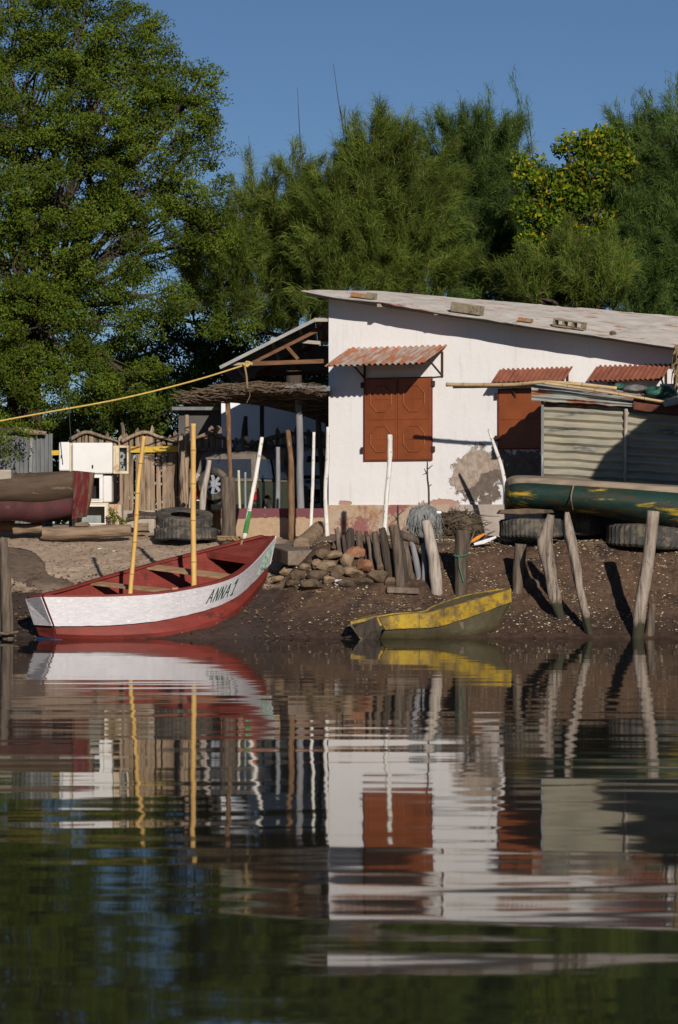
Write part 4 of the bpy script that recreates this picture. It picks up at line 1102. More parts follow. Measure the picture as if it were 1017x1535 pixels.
# lettering on the strake
GL = {'A': [[(0, 0), (.5, 1), (1, 0)], [(.2, .4), (.8, .4)]], 'N': [[(0, 0), (0, 1), (1, 0), (1, 1)]], '1': [[(.1, .75), (.6, 1), (.6, 0)], [(.2, 0), (.9, 0)]],
      '7': [[(0, 1), (1, 1), (.4, 0)]], '0': [[(.5, 0), (0, .3), (0, .7), (.5, 1), (1, .7), (1, .3), (.5, 0)]]}
def u_of_px(px):
    lo_, hi_ = 0., 1.
    for _ in range(40):
        mid = (lo_ + hi_) / 2; p = strake(mid, .4)[0]
        if CX + p.x * FPX / p.y < px: lo_ = mid
        else: hi_ = mid
    return lo_
let = MB()
def letter(ch, px0, px1, v0, v1, slant, th=.014):
    for line in GL[ch]:
        pts_ = []
        for k in range(len(line) - 1):
            for j in range(7):
                f = j / 6; x = line[k][0] + (line[k + 1][0] - line[k][0]) * f; y = line[k][1] + (line[k + 1][1] - line[k][1]) * f
                u = u_of_px(px0 + (px1 - px0) * x + slant * y); p, nrm = strake(u, v0 + (v1 - v0) * y)
                pts_.append(p + nrm * .056)
        let.tube(pts_, th, 5)
for ch, a_, b_2 in (('A', 307, 314), ('N', 317, 321.5), ('N', 324.5, 329), ('A', 331.5, 338)): letter(ch, a_, b_2, .27, .78, 4.5, .0085)
letter('1', 342, 347, .27, .84, 4.5, .009)
let.build('lettering', M['lettering'], rb)
mk = MB()
for (a_, b_2, v0, v1, s_) in ((385, 390, .15, .75, 3), (388, 394, .55, .80, 0), (391, 396, .2, .8, 3), (396, 401, .25, .85, 2), (386, 399, .2, .2, 0)):
    pts_ = []
    for j in range(8):
        f = j / 7; u = u_of_px(a_ + (b_2 - a_) * f + s_ * f); p, nrm = strake(u, v0 + (v1 - v0) * f + .1 * math.sin(f * 6)); pts_.append(p + nrm * .056)
    mk.tube(pts_, .013, 5)
tag(mk.build('lettering', M['green_mark'], rb), 'faded green scrawl near the bow')
bp = MB()
for k in range(5): bp.tube([P(56 + 4 * k, 957 + k * .6, 53.2 - .05 * k), P(75 + 4 * k, 960 + k * .6, 53.1 - .05 * k), P(100 + k, 962, 53.1)], [.03, .05, .02], 7, .3, k)
tag(bp.build('plastic_sheet', M['blue_plastic'], smooth=True), 'blue plastic floating under the stern of the red boat', 'plastic')

# ------------------------------------------------------------------ yellow boat
yb = empty('yellow_boat', P(640, 962, 54), 'small punt with scuffed yellow sides half aground', 'boat')
yN = [P(568, 927, 53.05), P(600, 922, 53.1), P(640, 919, 53.2), P(665, 913, 53.35), P(715, 899, 53.65), P(765, 884, 54.1)]
yL = [P(577, 944, 53.1), P(602, 942, 53.12), P(640, 941, 53.22), P(665, 937, 53.4), P(715, 921, 53.68), P(766, 902, 54.1)]
yB = [P(566, 963, 53.25), P(602, 963.5, 53.25), P(640, 963, 53.35), P(665, 961.5, 53.5), P(712, 958, 53.6), P(742, 946, 53.85)]
yF = [v + Vector((-.05, .62, .0)) for v in yN[:3]] + [yN[3] + Vector((-.12, .62, .04)), yN[4] + Vector((-.14, .56, .06)), yN[5] + Vector((-.04, .45, -.0))]
yFB = [v + Vector((-.03, .5, 0)) for v in yB]
K = 30; T = [i / K for i in range(K + 1)]
MB().loft([[ip(yN, t), ip(yL, t), ip(yL, t) * .5 + ip(yB, t) * .5 + Vector((0, -.03, 0)), ip(yB, t), ip(yFB, t), ip(yF, t)] for t in T]).build('hull', M['boat_slime'], yb, solid=.03, smooth=True)
def yst(i0, i1):
    o = MB(); o.loft([[ip(yL, t) + Vector((0, -.045 + .008 * noise.noise(Vector((t * 20, 0, 0))), .01 * noise.noise(Vector((t * 25, 2, 0))))), ip(yL, t) * .5 + ip(yN, t) * .5 + Vector((0, -.048, 0)), ip(yN, t) + Vector((0, -.045, .01))] for t in [i0 + (i1 - i0) * k / 14 for k in range(15)]]); return o
yst(.01, .335).build('side_board', M['boat_yellow'], yb, solid=.02); yst(.338, .60).build('side_board', M['boat_yellow'], yb, solid=.02); yst(.603, 1.0).build('side_board', M['boat_yellow'], yb, solid=.02)
MB().loft([[ip(yN, t) + Vector((0, .0, .022)), ip(yN, t) + Vector((-.01, .07, .026))] for t in T[14:]]).build('rail', M['old_wood_hull'], yb, solid=.02)
MB().loft([[ip(yF, t) + Vector((0, 0, .02)), ip(yF, t) + Vector((0, .015, -.16))] for t in T]).build('far_board', M['boat_yellow'], yb, solid=.03)
MB().loft([[yN[-1] + Vector((0, 0, .02)), yF[-1] + Vector((0, 0, .02))], [yL[-1], yF[-1] + Vector((0, 0, -.2))]]).build('end_board', M['boat_yellow'], yb, solid=.03)
MB().loft([[yL[-1], yF[-1] + Vector((0, 0, -.2))], [yB[-1], yFB[-1]]]).build('end_planks', M['boat_slime'], yb, solid=.03)
# left end: raised ramp with yellow lip and a hollow, its shade painted as dark planks
l0, l1 = P(526, 934, 53.2), P(530, 944, 53.15)
MB().loft([[P(564, 925, 53.03), P(572, 945, 53.06), P(566, 963, 53.2)], [P(550, 931, 52.98), P(556, 946, 53.0), P(552, 964, 53.1)], [P(532, 940, 52.98), P(536, 952, 53.0), P(542, 963, 53.05)]]).build('end_planks', M['post_dark'], yb, solid=.04)
MB().loft([[P(526, 934, 53.0), P(566, 924.5, 53.05)], [P(526.5, 931, 53.55), P(564, 922, 53.6)]]).build('end_board', M['boat_yellow'], yb, solid=.05)
MB().loft([[P(527, 938, 53.0), P(531, 942, 52.98)], [P(533, 950, 53.1), P(545, 962, 53.0)], [P(540, 964, 53.3), P(548, 965, 53.4)]]).build('end_planks', M['boat_slime'], yb, solid=.04)
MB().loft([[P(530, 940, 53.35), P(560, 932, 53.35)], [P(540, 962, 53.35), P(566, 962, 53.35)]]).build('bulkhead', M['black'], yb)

# ------------------------------------------------------------------ green pirogue
gb = empty('green_pirogue', P(890, 800, 56.5), 'long dark green hull with yellow patches resting on tyres', 'boat')
gN = [P(758, 738, 56.75), P(764, 726, 56.35), P(785, 721, 56.1), P(850, 724, 55.9), P(930, 729, 55.75), P(1017, 735, 55.7), P(1120, 742, 55.8)]
gM = [P(757, 752, 56.75), P(761, 745, 56.2), P(785, 742, 55.92), P(850, 746, 55.72), P(930, 753, 55.55), P(1017, 763, 55.5), P(1120, 775, 55.6)]
gB_ = [P(759, 763, 56.8), P(766, 763, 56.5), P(785, 762, 56.3), P(850, 765, 56.15), P(930, 777, 56.0), P(1017, 794, 56.0), P(1120, 806, 56.1)]
gF = [v + Vector((0, d_, .06)) for v, d_ in zip(gN, (.1, .5, .75, .8, .8, .8, .8))]
gFB = [v + Vector((0, d_, 0)) for v, d_ in zip(gB_, (.05, .3, .45, .5, .5, .5, .5))]
K = 50; T = [i / K for i in range(K + 1)]
MB().loft([[ip(gN, t), ip(gN, t) * .45 + ip(gM, t) * .55 + Vector((0, -.03, 0)), ip(gM, t), ip(gM, t) * .5 + ip(gB_, t) * .5 + Vector((0, -.06, -.02)), ip(gB_, t), ip(gFB, t), ip(gF, t) + Vector((0, .05, -.25)), ip(gF, t)] for t in T]).build('hull', M['pirogue'], gb, solid=.03, smooth=True)
MB().loft([[ip(gN, t) + Vector((0, -.045, -.10 + .02 * noise.noise(Vector((t * 30, 0, 0))))), ip(gN, t) + Vector((0, -.04, .03)), ip(gN, t) * .85 + ip(gF, t) * .15 + Vector((0, 0, .055 + .01 * noise.noise(Vector((t * 22, 4, 0))))), ip(gN, t) * .7 + ip(gF, t) * .3 + Vector((0, 0, .03))] for t in T]).build('rim', M['pirogue_rim'], gb, solid=.025, smooth=True)
dkk = MB().loft([[ip(gN, t) * .7 + ip(gF, t) * .3 + Vector((0, 0, .035)), ip(gF, t) + Vector((0, 0, .04))] for t in T[:46]])
dkk.build('deck_boards', M['pirogue_rim'], gb, solid=.03)
sagrope('rope_band', '', [(860, 728, 55.72), (857, 740, 55.62), (856.5, 750, 55.58), (859, 764, 55.85)], .014, M['rope_b'], parent=gb)

# ------------------------------------------------------------------ tin shed at the right
sd_ = empty('tin_shed', P(930, 800, 57.6), 'low shed of horizontal corrugated tin panels behind the green hull', 'shed')
YS = 57.15
def YF(px): return 57.4 - .75 * (px - 811) / 206
def panel(x0, x1, y0a, y0b, y1a, y1b, Y, m, waves, name='panel', seed=0, amp=.034):
    """horizontal corrugations; corners in pixels: top-left/right rows y0a,y0b, bottom rows y1a,y1b"""
    per = 6; nu = int(waves * per); nv = 24; vs = []; fs = []
    tl, tr_, bl_, br_ = P(x0, y0a, YF(x0)), P(x1, y0b, YF(x1)), P(x0, y1a, YF(x0)), P(x1, y1b, YF(x1))
    for i in range(nu + 1):
        for j in range(nv + 1):
            u = i / nu; v = j / nv
            p = (tl * (1 - v) + tr_ * v) * (1 - u) + (bl_ * (1 - v) + br_ * v) * u
            p.y += amp * math.sin(2 * math.pi * i / per) * (1 + .5 * noise.noise(Vector((p.x * 2, p.z * 2, seed)))) + .035 * noise.noise(Vector((p.x * 1.7, p.z * 2.5, seed)))
            p.z += .02 * noise.noise(Vector((p.x * 2.6, p.z * 1.5, seed + 9)))
            vs.append(p)
    m_ = nv + 1
    for i in range(nu):
        for j in range(nv): fs.append((i * m_ + j, i * m_ + j + 1, (i + 1) * m_ + j + 1, (i + 1) * m_ + j))
    return MB().add(vs, fs).build(name, m, sd_, solid=.006)
panel(815, 937, 604, 611, 765, 772, YS, M['tin_panel'], 13.5, seed=1)
panel(940, 1075, 611, 620, 772, 780, YS, M['tin_panel'], 13.5, seed=2)
MB().bar(P(813.5, 600, YF(813) - .03), P(813.5, 790, YF(813) - .03), .055, .05, Vector((1, 0, 0))).build('corner_post', M['tin_dark'], sd_)
MB().tube([P(939, 612, YF(939) - .07), P(938, 660, YF(939) - .07), P(936.5, 770, YF(939) - .07)], [.033, .03, .033], 8, .2, 3).build('post', M['post_grey'], sd_)
sdp = MB(); NB = Vector((sT / cT, 1, 0))
sdp.corr(Vector((P(813, 0, YF(813)).x + .03, YF(813) + .05, 1.7)), NB * 1.45, Vector((0, 0, 2.45)), 10, .018, nv=3); sdp.build('side_panel', M['tin_dark'], sd_, solid=.006)
# roof: lipped tin sheet hanging over the front
rs = MB(); secs = []
for i in range(37):
    t = i / 36; x = 797 + (990 - 797) * t
    yt = 576 + (603 - 576) * t; yb = 600 + (612 - 600) * t + (0 if t < .85 else 4 * (t - .85) / .15) 
    row = []
    for j in range(19):
        v = j / 18; y = yt + (yb - yt) * v; Yv = YF(x) - .18 + .035 * math.sin(v * math.pi * 5) + .03 * noise.noise(Vector((t * 5, v * 2, 0))) + .35 * (1 - v) * .3
        p = P(x, y, Yv); 
        if j == 18: p.z += .03 * noise.noise(Vector((t * 9, 3, 0)))
        row.append(p)
    secs.append(row)
rs.loft(secs); tag(rs.build('roof_lip', M['tin_rust'], sd_, solid=.008), 'bent grey tin edge with rust patches')
a0 = P(797, 577, YF(797) - .1); a1 = P(1075, 616, YF(1075) - .1)
tpz = MB(); tpz.corr(a0, NB * 1.6 + Vector((0, 0, .10)), (a1 - a0), 8, .02, nv=8, nz=.03, seed=3); tpz.build('roof', M['tin_rust'], sd_, solid=.008)
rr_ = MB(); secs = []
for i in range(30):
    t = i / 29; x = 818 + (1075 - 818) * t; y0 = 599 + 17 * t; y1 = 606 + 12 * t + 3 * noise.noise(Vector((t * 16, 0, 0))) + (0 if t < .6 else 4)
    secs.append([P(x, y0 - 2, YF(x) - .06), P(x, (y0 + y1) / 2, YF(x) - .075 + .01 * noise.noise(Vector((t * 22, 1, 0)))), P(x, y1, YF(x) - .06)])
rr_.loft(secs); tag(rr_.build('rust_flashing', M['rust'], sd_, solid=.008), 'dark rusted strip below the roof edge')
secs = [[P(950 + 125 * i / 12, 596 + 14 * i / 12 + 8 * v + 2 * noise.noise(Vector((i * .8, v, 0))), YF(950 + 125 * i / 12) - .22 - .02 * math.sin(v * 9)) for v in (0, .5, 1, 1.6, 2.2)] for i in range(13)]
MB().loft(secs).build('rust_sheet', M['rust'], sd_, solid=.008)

b1_ = bamboo('bamboo_rail', 'pale bamboo pole sticking out left over the shed roof', [(670, 576.5, 58.3), (720, 577, 57.9), (770, 576.5, 57.5), (830, 573, 57.05), (925, 582, 56.75)], 3.0, m='bamboo_pale', step=.45)
b2_ = bamboo('bamboo_rail', 'thin dark bamboo under the pale one left of the shed', [(680, 580.5, 58.3), (730, 580, 57.9), (800, 580, 57.35)], 1.8, m='bamboo_pale', step=.45)
b3_ = bamboo('bamboo_rail', 'long pale bamboo slanting down along the shed roof edge', [(815, 574, 57.0), (880, 583, 56.8), (940, 593, 56.6), (1000, 603, 56.4)], 2.2, m='bamboo_pale', step=.45)

def blob(name, label, cat, px, py, rx, ry, Y, dep, m, seed, amp=.25, parent=None, fr=1.6, sub=3):
    import bmesh
    bm = bmesh.new(); bmesh.ops.create_icosphere(bm, subdivisions=sub, radius=1)
    c = P(px, py, Y); sx = rx * Y / FPX; sz = ry * Y / FPX
    vs = []
    for v in bm.verts:
        q = v.co.copy(); q *= 1 + amp * noise.noise(q * fr + Vector((seed * 3.3, 0, 0))) + amp * .5 * noise.noise(q * fr * 2.7 + Vector((seed, 5, 0)))
        vs.append(c + Vector((q.x * sx, q.y * dep, q.z * sz)))
    o = MB().add(vs, [tuple(v.index for v in f.verts) for f in bm.faces]); bm.free()
    ob = o.build(name, m, parent, smooth=True)
    if parent is None: tag(ob, label, cat)
    return ob
blob('tarpaulin', 'small green tarpaulin bundle on the shed roof, left one', 'tarpaulin', 928, 580, 12, 5, 57.1, .25, M['tarp'], 1, .5)
blob('tarpaulin', 'large green tarpaulin heap on the shed roof under the red awning', 'tarpaulin', 990, 588, 24, 9, 57.1, .3, M['tarp'], 2, .45)
blob('cloth_heap', 'grey cloth heap between the two green tarpaulins', 'cloth', 952, 583, 18, 7, 57.1, .3, M['tarp_grey'], 3, .35)
dr = empty('plastic_drum', P(1003, 590, 57.9), 'rusty cream drum lying on the shed roof at the right', 'drum')
MB().tube([P(990, 584, 57.5), P(1013, 584, 57.5)], [.11, .11], 16).build('body', M['cream_enamel'], dr)
MB().tube([P(1013, 584, 57.5), P(1014.5, 584, 57.5)], [.12, .12], 16).build('lid', M['iron'], dr)
rk = MB(); 
tag(MB().tube([P(995, 606, 56.3), P(1020, 600, 56.25), P(1050, 596, 56.2)], [.05, .06, .05], 8, .3, 2).build('torn_tin_strip', M['tin_rust']), 'torn grey tin strip at the right edge of the shed roof', 'tin strip')

# straw bundle hanging in at the right edge
sb = MB(); rnd = random.Random(8)
for i in range(260):
    x0 = rnd.uniform(1009, 1060); y0 = rnd.uniform(516, 560)
    a_ = P(x0 + 6, y0, 56.2 + rnd.uniform(-.2, .3)); L_ = rnd.uniform(.2, .5)
    an = rnd.gauss(2.6, .5)
    d = Vector((math.cos(an) * L_ * .35, rnd.gauss(0, .1), -abs(math.sin(an)) * L_ - .1))
    sb.tube([a_, a_ + d * .5 + Vector((-.03, 0, .02)), a_ + d], [.016, .012, .004], 4, cap=False)
sbo = sb.build('straw_bundle', M['straw']); tag(sbo, 'shaggy straw bundle hanging in at the right edge', 'straw bundle')
blob('binding', '', '', 1030, 540, 16, 24, 56.3, .25, M['thatch_dark'], 4, parent=sbo)

# ------------------------------------------------------------------ stakes on the bank
post('mooring_stake', 'broad twisted grey stake leaning right, left of a pair', 'stake', [(842, 928), (830, 885), (820, 840), (817, 810), (827, 772)], [6.5, 9, 10, 12.5, 5.5], M['stake'], nz=.5, seed=31, n=16, segs=20, fr=2.2)
post('mooring_stake', 'narrow twisted stake with a split tip and shells at its foot', 'stake', [(884, 950), (872, 895), (860, 830), (853, 800), (850, 768)], [5, 7, 7.5, 9, 3], M['stake'], nz=.55, seed=32, n=16, segs=20, fr=2.4)
post('mooring_stake', 'tall smooth round stake with cut top near the right edge', 'stake', [(956, 958), (962, 900), (972, 840), (980, 766)], [8.5, 10, 9, 9.5], M['stake'], nz=.08, seed=33, n=18, segs=16)
post('mooring_stake', 'short dark stump leaning on the tall round stake', 'stake', [(974, 950), (976, 925), (978, 905)], [8, 7, 5], M['post'], nz=.3, seed=34)
s5, _ = post('mooring_stake', 'straight grey stake with a green string above the yellow boat', 'stake', [(691, 893), (692, 850), (693, 815), (695, 795)], [9, 10, 11, 11.5], M['post'], nz=.16, seed=35, n=16)
yy5 = G(691, 893).y
st5 = MB(); st5.tube([P(680, 832, yy5 - .13), P(688, 834, yy5 - .16), P(697, 833, yy5 - .15), P(704, 829, yy5 - .1)], .008, 6); st5.tube([P(688, 834, yy5 - .16), P(689, 850, yy5 - .16), P(695, 872, yy5 - .15)], .007, 6)
st5.build('string', M['string_g'], s5)
post('mooring_stake', 'short dark stake left of the broad twisted one', 'stake', [(776, 886), (778, 850), (781, 816)], [7.5, 8.5, 9], M['post'], nz=.18, seed=36)
post('mooring_stake', 'forked foreground stake at the left edge', 'stake', [(12, 950), (10, 900), (8, 850), (4, 806)], [9, 9, 8, 7], M['post'], Y=53.3, nz=.2, seed=37, bury=.5)
post('mooring_stake', 'dark stake half out of frame at the left edge', 'stake', [(-2, 950), (-2, 900), (-1, 850), (-6, 800)], [7, 7, 7, 6], M['post_dark'], Y=53.4, nz=.2, seed=38, bury=.5)
tag(MB().tube([P(-10, 948, 53.15), P(10, 950, 53.1), P(28, 947, 53.1)], [.03, .03, .02], 7, .3, 1).build('stick', M['post'], smooth=True), 'thin stick across the feet of the left edge stakes', 'stick')
sb1 = G(800, 882); tag(rock('boulder', sb1 + Vector((0, .1, .07)), (.24, .2, .14), M['rock'], 77), 'brown boulder between the short stake and the broad twisted one', 'boulder')
# retaining stakes left of the net
grp = 'split stakes of the old retaining palisade'
ST = [([(519, 838), (516, 815), (514, 803)], [3, 3.5, 2.5], 'post_dark', 'thin dark palisade stake between the short pointed and the split one'),
      ([(550, 842), (552, 818), (549, 797)], [4, 4, 2.5], 'post_dark', 'thin black palisade stake right of the blunt one'),
      ([(559, 852), (556, 822), (551, 804)], [4, 4.5, 3], 'post', 'narrow palisade stake left of the two leaning planks'),
      ([(608, 872), (606, 840), (601, 806)], [4, 4, 3], 'post_dark', 'narrow black palisade stake behind the knotty one'),
      ([(645, 868), (643, 845), (641, 822)], [4, 4, 3], 'post_dark', 'short black palisade stake behind the big curved one'),
      ([(511, 832), (508, 810), (505, 792)], [4, 4.5, 3.5], 'post', 'short pointed stake at the left end of the palisade'),
      ([(527, 835), (524, 812), (527, 792)], [6, 7.5, 4], 'post_dark', 'second palisade stake, dark and split at the top'),
      ([(541, 838), (540, 812), (537, 796)], [6, 6, 4], 'post', 'blunt palisade stake right of the split dark one'),
      ([(574, 862), (567, 828), (562, 798)], [6, 6.5, 4.5], 'post', 'leaning plank stake left of the central knotty one'),
      ([(586, 868), (579, 830), (573, 792)], [6, 6.5, 5], 'post_dark', 'dark leaning plank stake touching the central knotty one'),
      ([(600, 880), (598, 845), (594, 812), (589, 788)], [8, 7, 7.5, 8], 'post', 'knotty central palisade stake with shells at its foot'),
      ([(616, 864), (611, 835), (606, 812)], [5, 5, 4], 'post', 'thin palisade stake just right of the knotty one'),
      ([(628, 865), (624, 838), (617, 812)], [4, 4.5, 3.5], 'post_bluegrey', 'thin grey palisade stake below the cross rail'),
      ([(637, 868), (637, 840), (634, 814)], [4.5, 4.5, 4], 'post_bluegrey', 'straight grey palisade stake below the rail and net'),
      ([(655, 886), (652, 850), (646, 815), (638, 780)], [9.5, 8.5, 9, 6.5], 'post_grey', 'big pale curved stake beneath the grey net')]
for i, (pts, rd, mm, lab) in enumerate(ST):
    post('palisade_stake', lab, 'stake', pts, rd, M[mm], nz=.26, seed=40 + i, n=12, group=grp, Y=None)
yg = G(600, 880).y
tag(MB().tube([P(596, 800, yg + .25), P(620, 808, yg + .25), P(642, 815, yg + .2)], [.085, .08, .07], 10, .2, 4).build('cross_rail', M['post'], smooth=True), 'grey cross rail joining the palisade stakes', 'rail')
tag(MB().bar(P(580, 884, yg - .1), P(628, 886, yg - .1), .3, .11).build('timber_block', M['slab'], bevel=.02), 'dark timber block at the foot of the knotty stake', 'block')
# pipe of stacked rings
sp = empty('ringed_log', P(465, 815, 58.4), 'ringed log lying end on at the head of the rock heap', 'log')
secs = []
for i in range(40):
    t = i / 39; p = P(452 + 28 * t, 818 - 26 * t, 57.2 + 2.0 * t); secs.append((p, .155 - .02 * t + .012 * math.sin(t * 34)))
MB().tube([s[0] for s in secs], [s[1] for s in secs], 16, .12, 2).build('bark', M['log'], sp)
# concrete slab
slb = MB(); y_ = 57.3
slb.prism([P(398, 812, 57.7), P(435, 846, 56.2), P(470, 844, 56.3), P(462, 822, 57.6)], (0, 0, -.27))
slb.v = slb.v
zt_ = P(452, 826, 56.25).z
q = [Vector((P(396, 815, 57.9).x, 57.9, zt_ + .12)), Vector((P(432, 830, 56.2).x, 56.2, zt_)), Vector((P(471, 826, 56.4).x, 56.4, zt_ + .02)), Vector((P(458, 812, 58.0).x, 58.0, zt_ + .14))]
slb = MB().prism(q, (0, 0, -.27))
tag(slb.build('slab', M['slab'], bevel=.02), 'thick dusty slab jutting out beside the red bow', 'slab')
# rocks
rnd = random.Random(12)
RK = [(536, 829, 17, 9, 'rock_red'), (520, 840, 14, 10, 'rock_tan'), (548, 850, 15, 11, 'rock_red'), (560, 835, 9, 8, 'rock_tan'), (490, 848, 14, 11, 'rock_tan'), (478, 862, 16, 10, 'rock'),
      (508, 858, 13, 13, 'rock'), (530, 858, 16, 10, 'rock_tan'), (565, 864, 16, 12, 'rock'), (450, 862, 14, 9, 'rock'), (430, 858, 11, 8, 'rock_tan'), (500, 832, 13, 8, 'rock_tan'),
      (484, 832, 12, 9, 'rock'), (545, 872, 14, 8, 'rock'), (470, 876, 18, 8, 'rock'), (515, 874, 14, 7, 'rock'), (440, 874, 12, 6, 'rock'), (505, 818, 12, 7, 'rock'), (530, 815, 12, 6, 'rock_tan'),
      (552, 820, 11, 7, 'rock'), (475, 846, 10, 8, 'rock_tan'), (420, 868, 9, 6, 'rock_tan'), (585, 872, 12, 7, 'rock'), (460, 850, 10, 7, 'rock_tan'), (493, 870, 10, 7, 'rock_tan'), (575, 850, 10, 8, 'rock')]
ORD = ['first', 'second', 'third', 'fourth', 'fifth', 'sixth', 'seventh', 'eighth', 'ninth', 'tenth', 'eleventh', 'twelfth', 'thirteenth', 'fourteenth']
def rowof(y): return 'top' if y < 837 else ('middle' if y < 857 else 'bottom')
for i, (x, y, rx, ry, mm) in enumerate(RK):
    g = G(x, min(y + ry * .7, 885)); Y = g.y + (.0 if y > 850 else -.1)
    c = P(x, y, Y); s_ = Y / FPX
    row = sorted(q_[0] for q_ in RK if rowof(q_[1]) == rowof(y))
    lab = {'rock': 'dull brown rock', 'rock_tan': 'tan rock', 'rock_red': 'reddish broken brick'}[mm] + ', %s from the left in the %s row of the rock heap' % (ORD[row.index(x)], rowof(y))
    tag(rock('rock', c, (rx * s_ * 1.15, rx * s_, ry * s_ * 1.15), M[mm], 100 + i), lab, 'rock', 'rocks heaped between the slab and the palisade')
blob('plastic_bag', 'small crumpled white plastic bag at the foot of the rock heap', 'bag', 508, 873, 7, 4.5, G(508, 880).y, .07, M['white_plastic'], 6, .5)
tag(rock('litter_scrap', G(482, 889) + Vector((0, 0, .02)), (.08, .05, .02), M['boat_yellow'], 7), 'small yellow scrap lying on the mud below the rocks', 'scrap')
tag(rock('litter_scrap', G(150, 823) + Vector((0, 0, .01)), (.09, .05, .02), M['white_plastic'], 8), 'larger white scrap on the sandy beach', 'scrap')
tag(rock('litter_scrap', G(171, 827) + Vector((0, 0, .01)), (.05, .04, .015), M['white_plastic'], 9), 'small white scrap on the sandy beach', 'scrap')

# nets
def net(name, label, px, py, rx, ry, Y, dep, m, seed, hang, ns=150):
    root = blob(name, label, 'net', px, py, rx, ry, Y, dep, m, seed, .28)
    rn = random.Random(seed); mb = MB(); s_ = Y / FPX
    for i in range(ns):
        th = rn.uniform(0, math.pi * 2); ph = rn.uniform(-1.0, 1.3)
        v = Vector((math.cos(th) * math.cos(ph) * rx * s_, -abs(math.sin(th)) * math.cos(ph) * dep, math.sin(ph) * ry * s_)) * 1.03
        c = P(px, py, Y) + v
        d = Vector((rn.gauss(0, .06), -.02, -hang * rn.uniform(.5, 1.2))) if hang else Vector((rn.gauss(0, .12), rn.gauss(-.03, .04), rn.gauss(0, .07)))
        mb.tube([c, c + d * .5 + Vector((rn.gauss(0, .02), -.03, 0)), c + d], [.008, .007, .004], 4, cap=False)
    mb.build('loose_strands', m, root)
    return root
net('fishing_net', 'grey blue fishing net draped over the big curved stake', 636, 778, 24, 22, 57.0, .3, M['net_grey'], 3, .28, 240)
net('fishing_net', 'brown heap of fishing net left of the tyre', 686, 786, 36, 20, 57.6, .45, M['net_brown'], 5, 0, 320)
tag(boxpx(MB(), 650, 662, 766, 770, 56.9, 56.98).build('white_float', M['white_plastic'], bevel=.01), 'small white float on top of the nets', 'float')
# debris
dbx = [([(706, 812), (716, 806), (727, 800)], 3, 'orange_plastic', 'orange plastic strip in the rubbish left of the tyre'), ([(711, 816), (725, 812), (744, 805)], 3.5, 'white_plastic', 'white plastic strip in the rubbish left of the tyre'),
       ([(722, 812), (733, 800), (742, 796)], 1.6, 'thatch', 'dry stick poking up from the rubbish left of the tyre'), ([(716, 798), (730, 806), (742, 809)], 1.4, 'rope_d', 'black cord tangled in the rubbish left of the tyre')]
for i, (pts, r, mm, lab) in enumerate(dbx):
    yq = 56.15; tag(MB().tube([P(x, y, yq) for x, y in pts], [r * yq / FPX * .6, r * yq / FPX, r * yq / FPX * .5], 7, .3, i).build('rubbish', M[mm]), lab, 'rubbish')
tag(MB().tube([P(700, 800, 56.2), P(712, 796, 56.2), P(706, 812, 56.1), P(700, 826, 56.0)], .012, 6).build('wire_loop', M['thatch'], smooth=True), 'curled brown wire right of the string stake', 'wire')
# rope heap by the stump
rc = MB(); rnd = random.Random(3)
for i in range(9):
    pts_ = [P(325 + rnd.uniform(0, 38), 806 + rnd.uniform(-2, 5), 59.3 + rnd.uniform(-.2, .2)) for _ in range(5)]
    rc.tube([ip(pts_, k / 14) for k in range(15)], .022, 6)
tag(rc.build('rope_heap', M['rope_b'], smooth=True), 'tan rope heap at the foot of the thick stump', 'rope')

# shells, pebbles and beach litter nobody could count
def scatter(name, label, n, region, m, size, seed, flatz=.35):
    rn = random.Random(seed); mb = MB()
    for i in range(n):
        x, y = region(rn)
        if noise.noise(Vector((x * 1.1, y * 1.6, seed))) < rn.uniform(-.45, .35): continue
        z = ground(x, y) + .012
        s_ = rn.uniform(*size); a = rn.uniform(0, 6.28); ax = Vector((math.cos(a), math.sin(a), rn.uniform(-.5, .5))) * s_; bx = Vector((-math.sin(a), math.cos(a), rn.uniform(-.5, .5))) * s_ * rn.uniform(.5, .9)
        c = Vector((x, y, z)); up_ = Vector((0, 0, s_ * flatz))
        mb.add([c - ax, c - bx, c + ax, c + bx, c + up_], [(0, 1, 4), (1, 2, 4), (2, 3, 4), (3, 0, 4)])
    tag(mb.build(name, m, origin=(0, 55, 1)), label, name, kind='stuff')
scatter('shells', 'pale oyster shells scattered down the dark bank', 7500, lambda r: (r.uniform(-.9, 7.2) if r.random() < .8 else r.uniform(2, 7.2), 53.7 + 3.4 * r.random() ** .8), M['shell'], (.006, .034), 1)
scatter('pebbles', 'brown pebbles and clods on the bank', 4200, lambda r: (r.uniform(-7, 7.2), r.uniform(53.6, 57.5)), M['rock'], (.015, .05), 2, .7)
scatter('beach_debris', 'small dry bits on the sandy beach', 3000, lambda r: (r.uniform(-7, -.8), r.uniform(56.3, 61.5)), M['rock_tan'], (.010, .030), 3, .5)
# the dark mud ledge / matting at the left
lg = MB(); secs = []
for i in range(25):
    t = i / 24; row = []
    for j in range(7):
        v = j / 6
        a_ = ip([G(-40, 815), G(40, 823), G(66, 842), G(72, 860), G(110, 876)], t); b_3 = ip([G(-40, 860), G(5, 866), G(30, 874), G(58, 884), G(108, 884)], t)
        p = a_ * (1 - v) + b_3 * v; p.z = ground(p.x, p.y) + .02 + .02 * noise.noise(p * 5) + (.03 if 0 < j < 6 else -.05)
        row.append(p)
    secs.append(row)
lg.loft(secs); tag(lg.build('matting', M['matting'], smooth=True, solid=.03), 'dark worn matting on the beach at the left', 'matting')

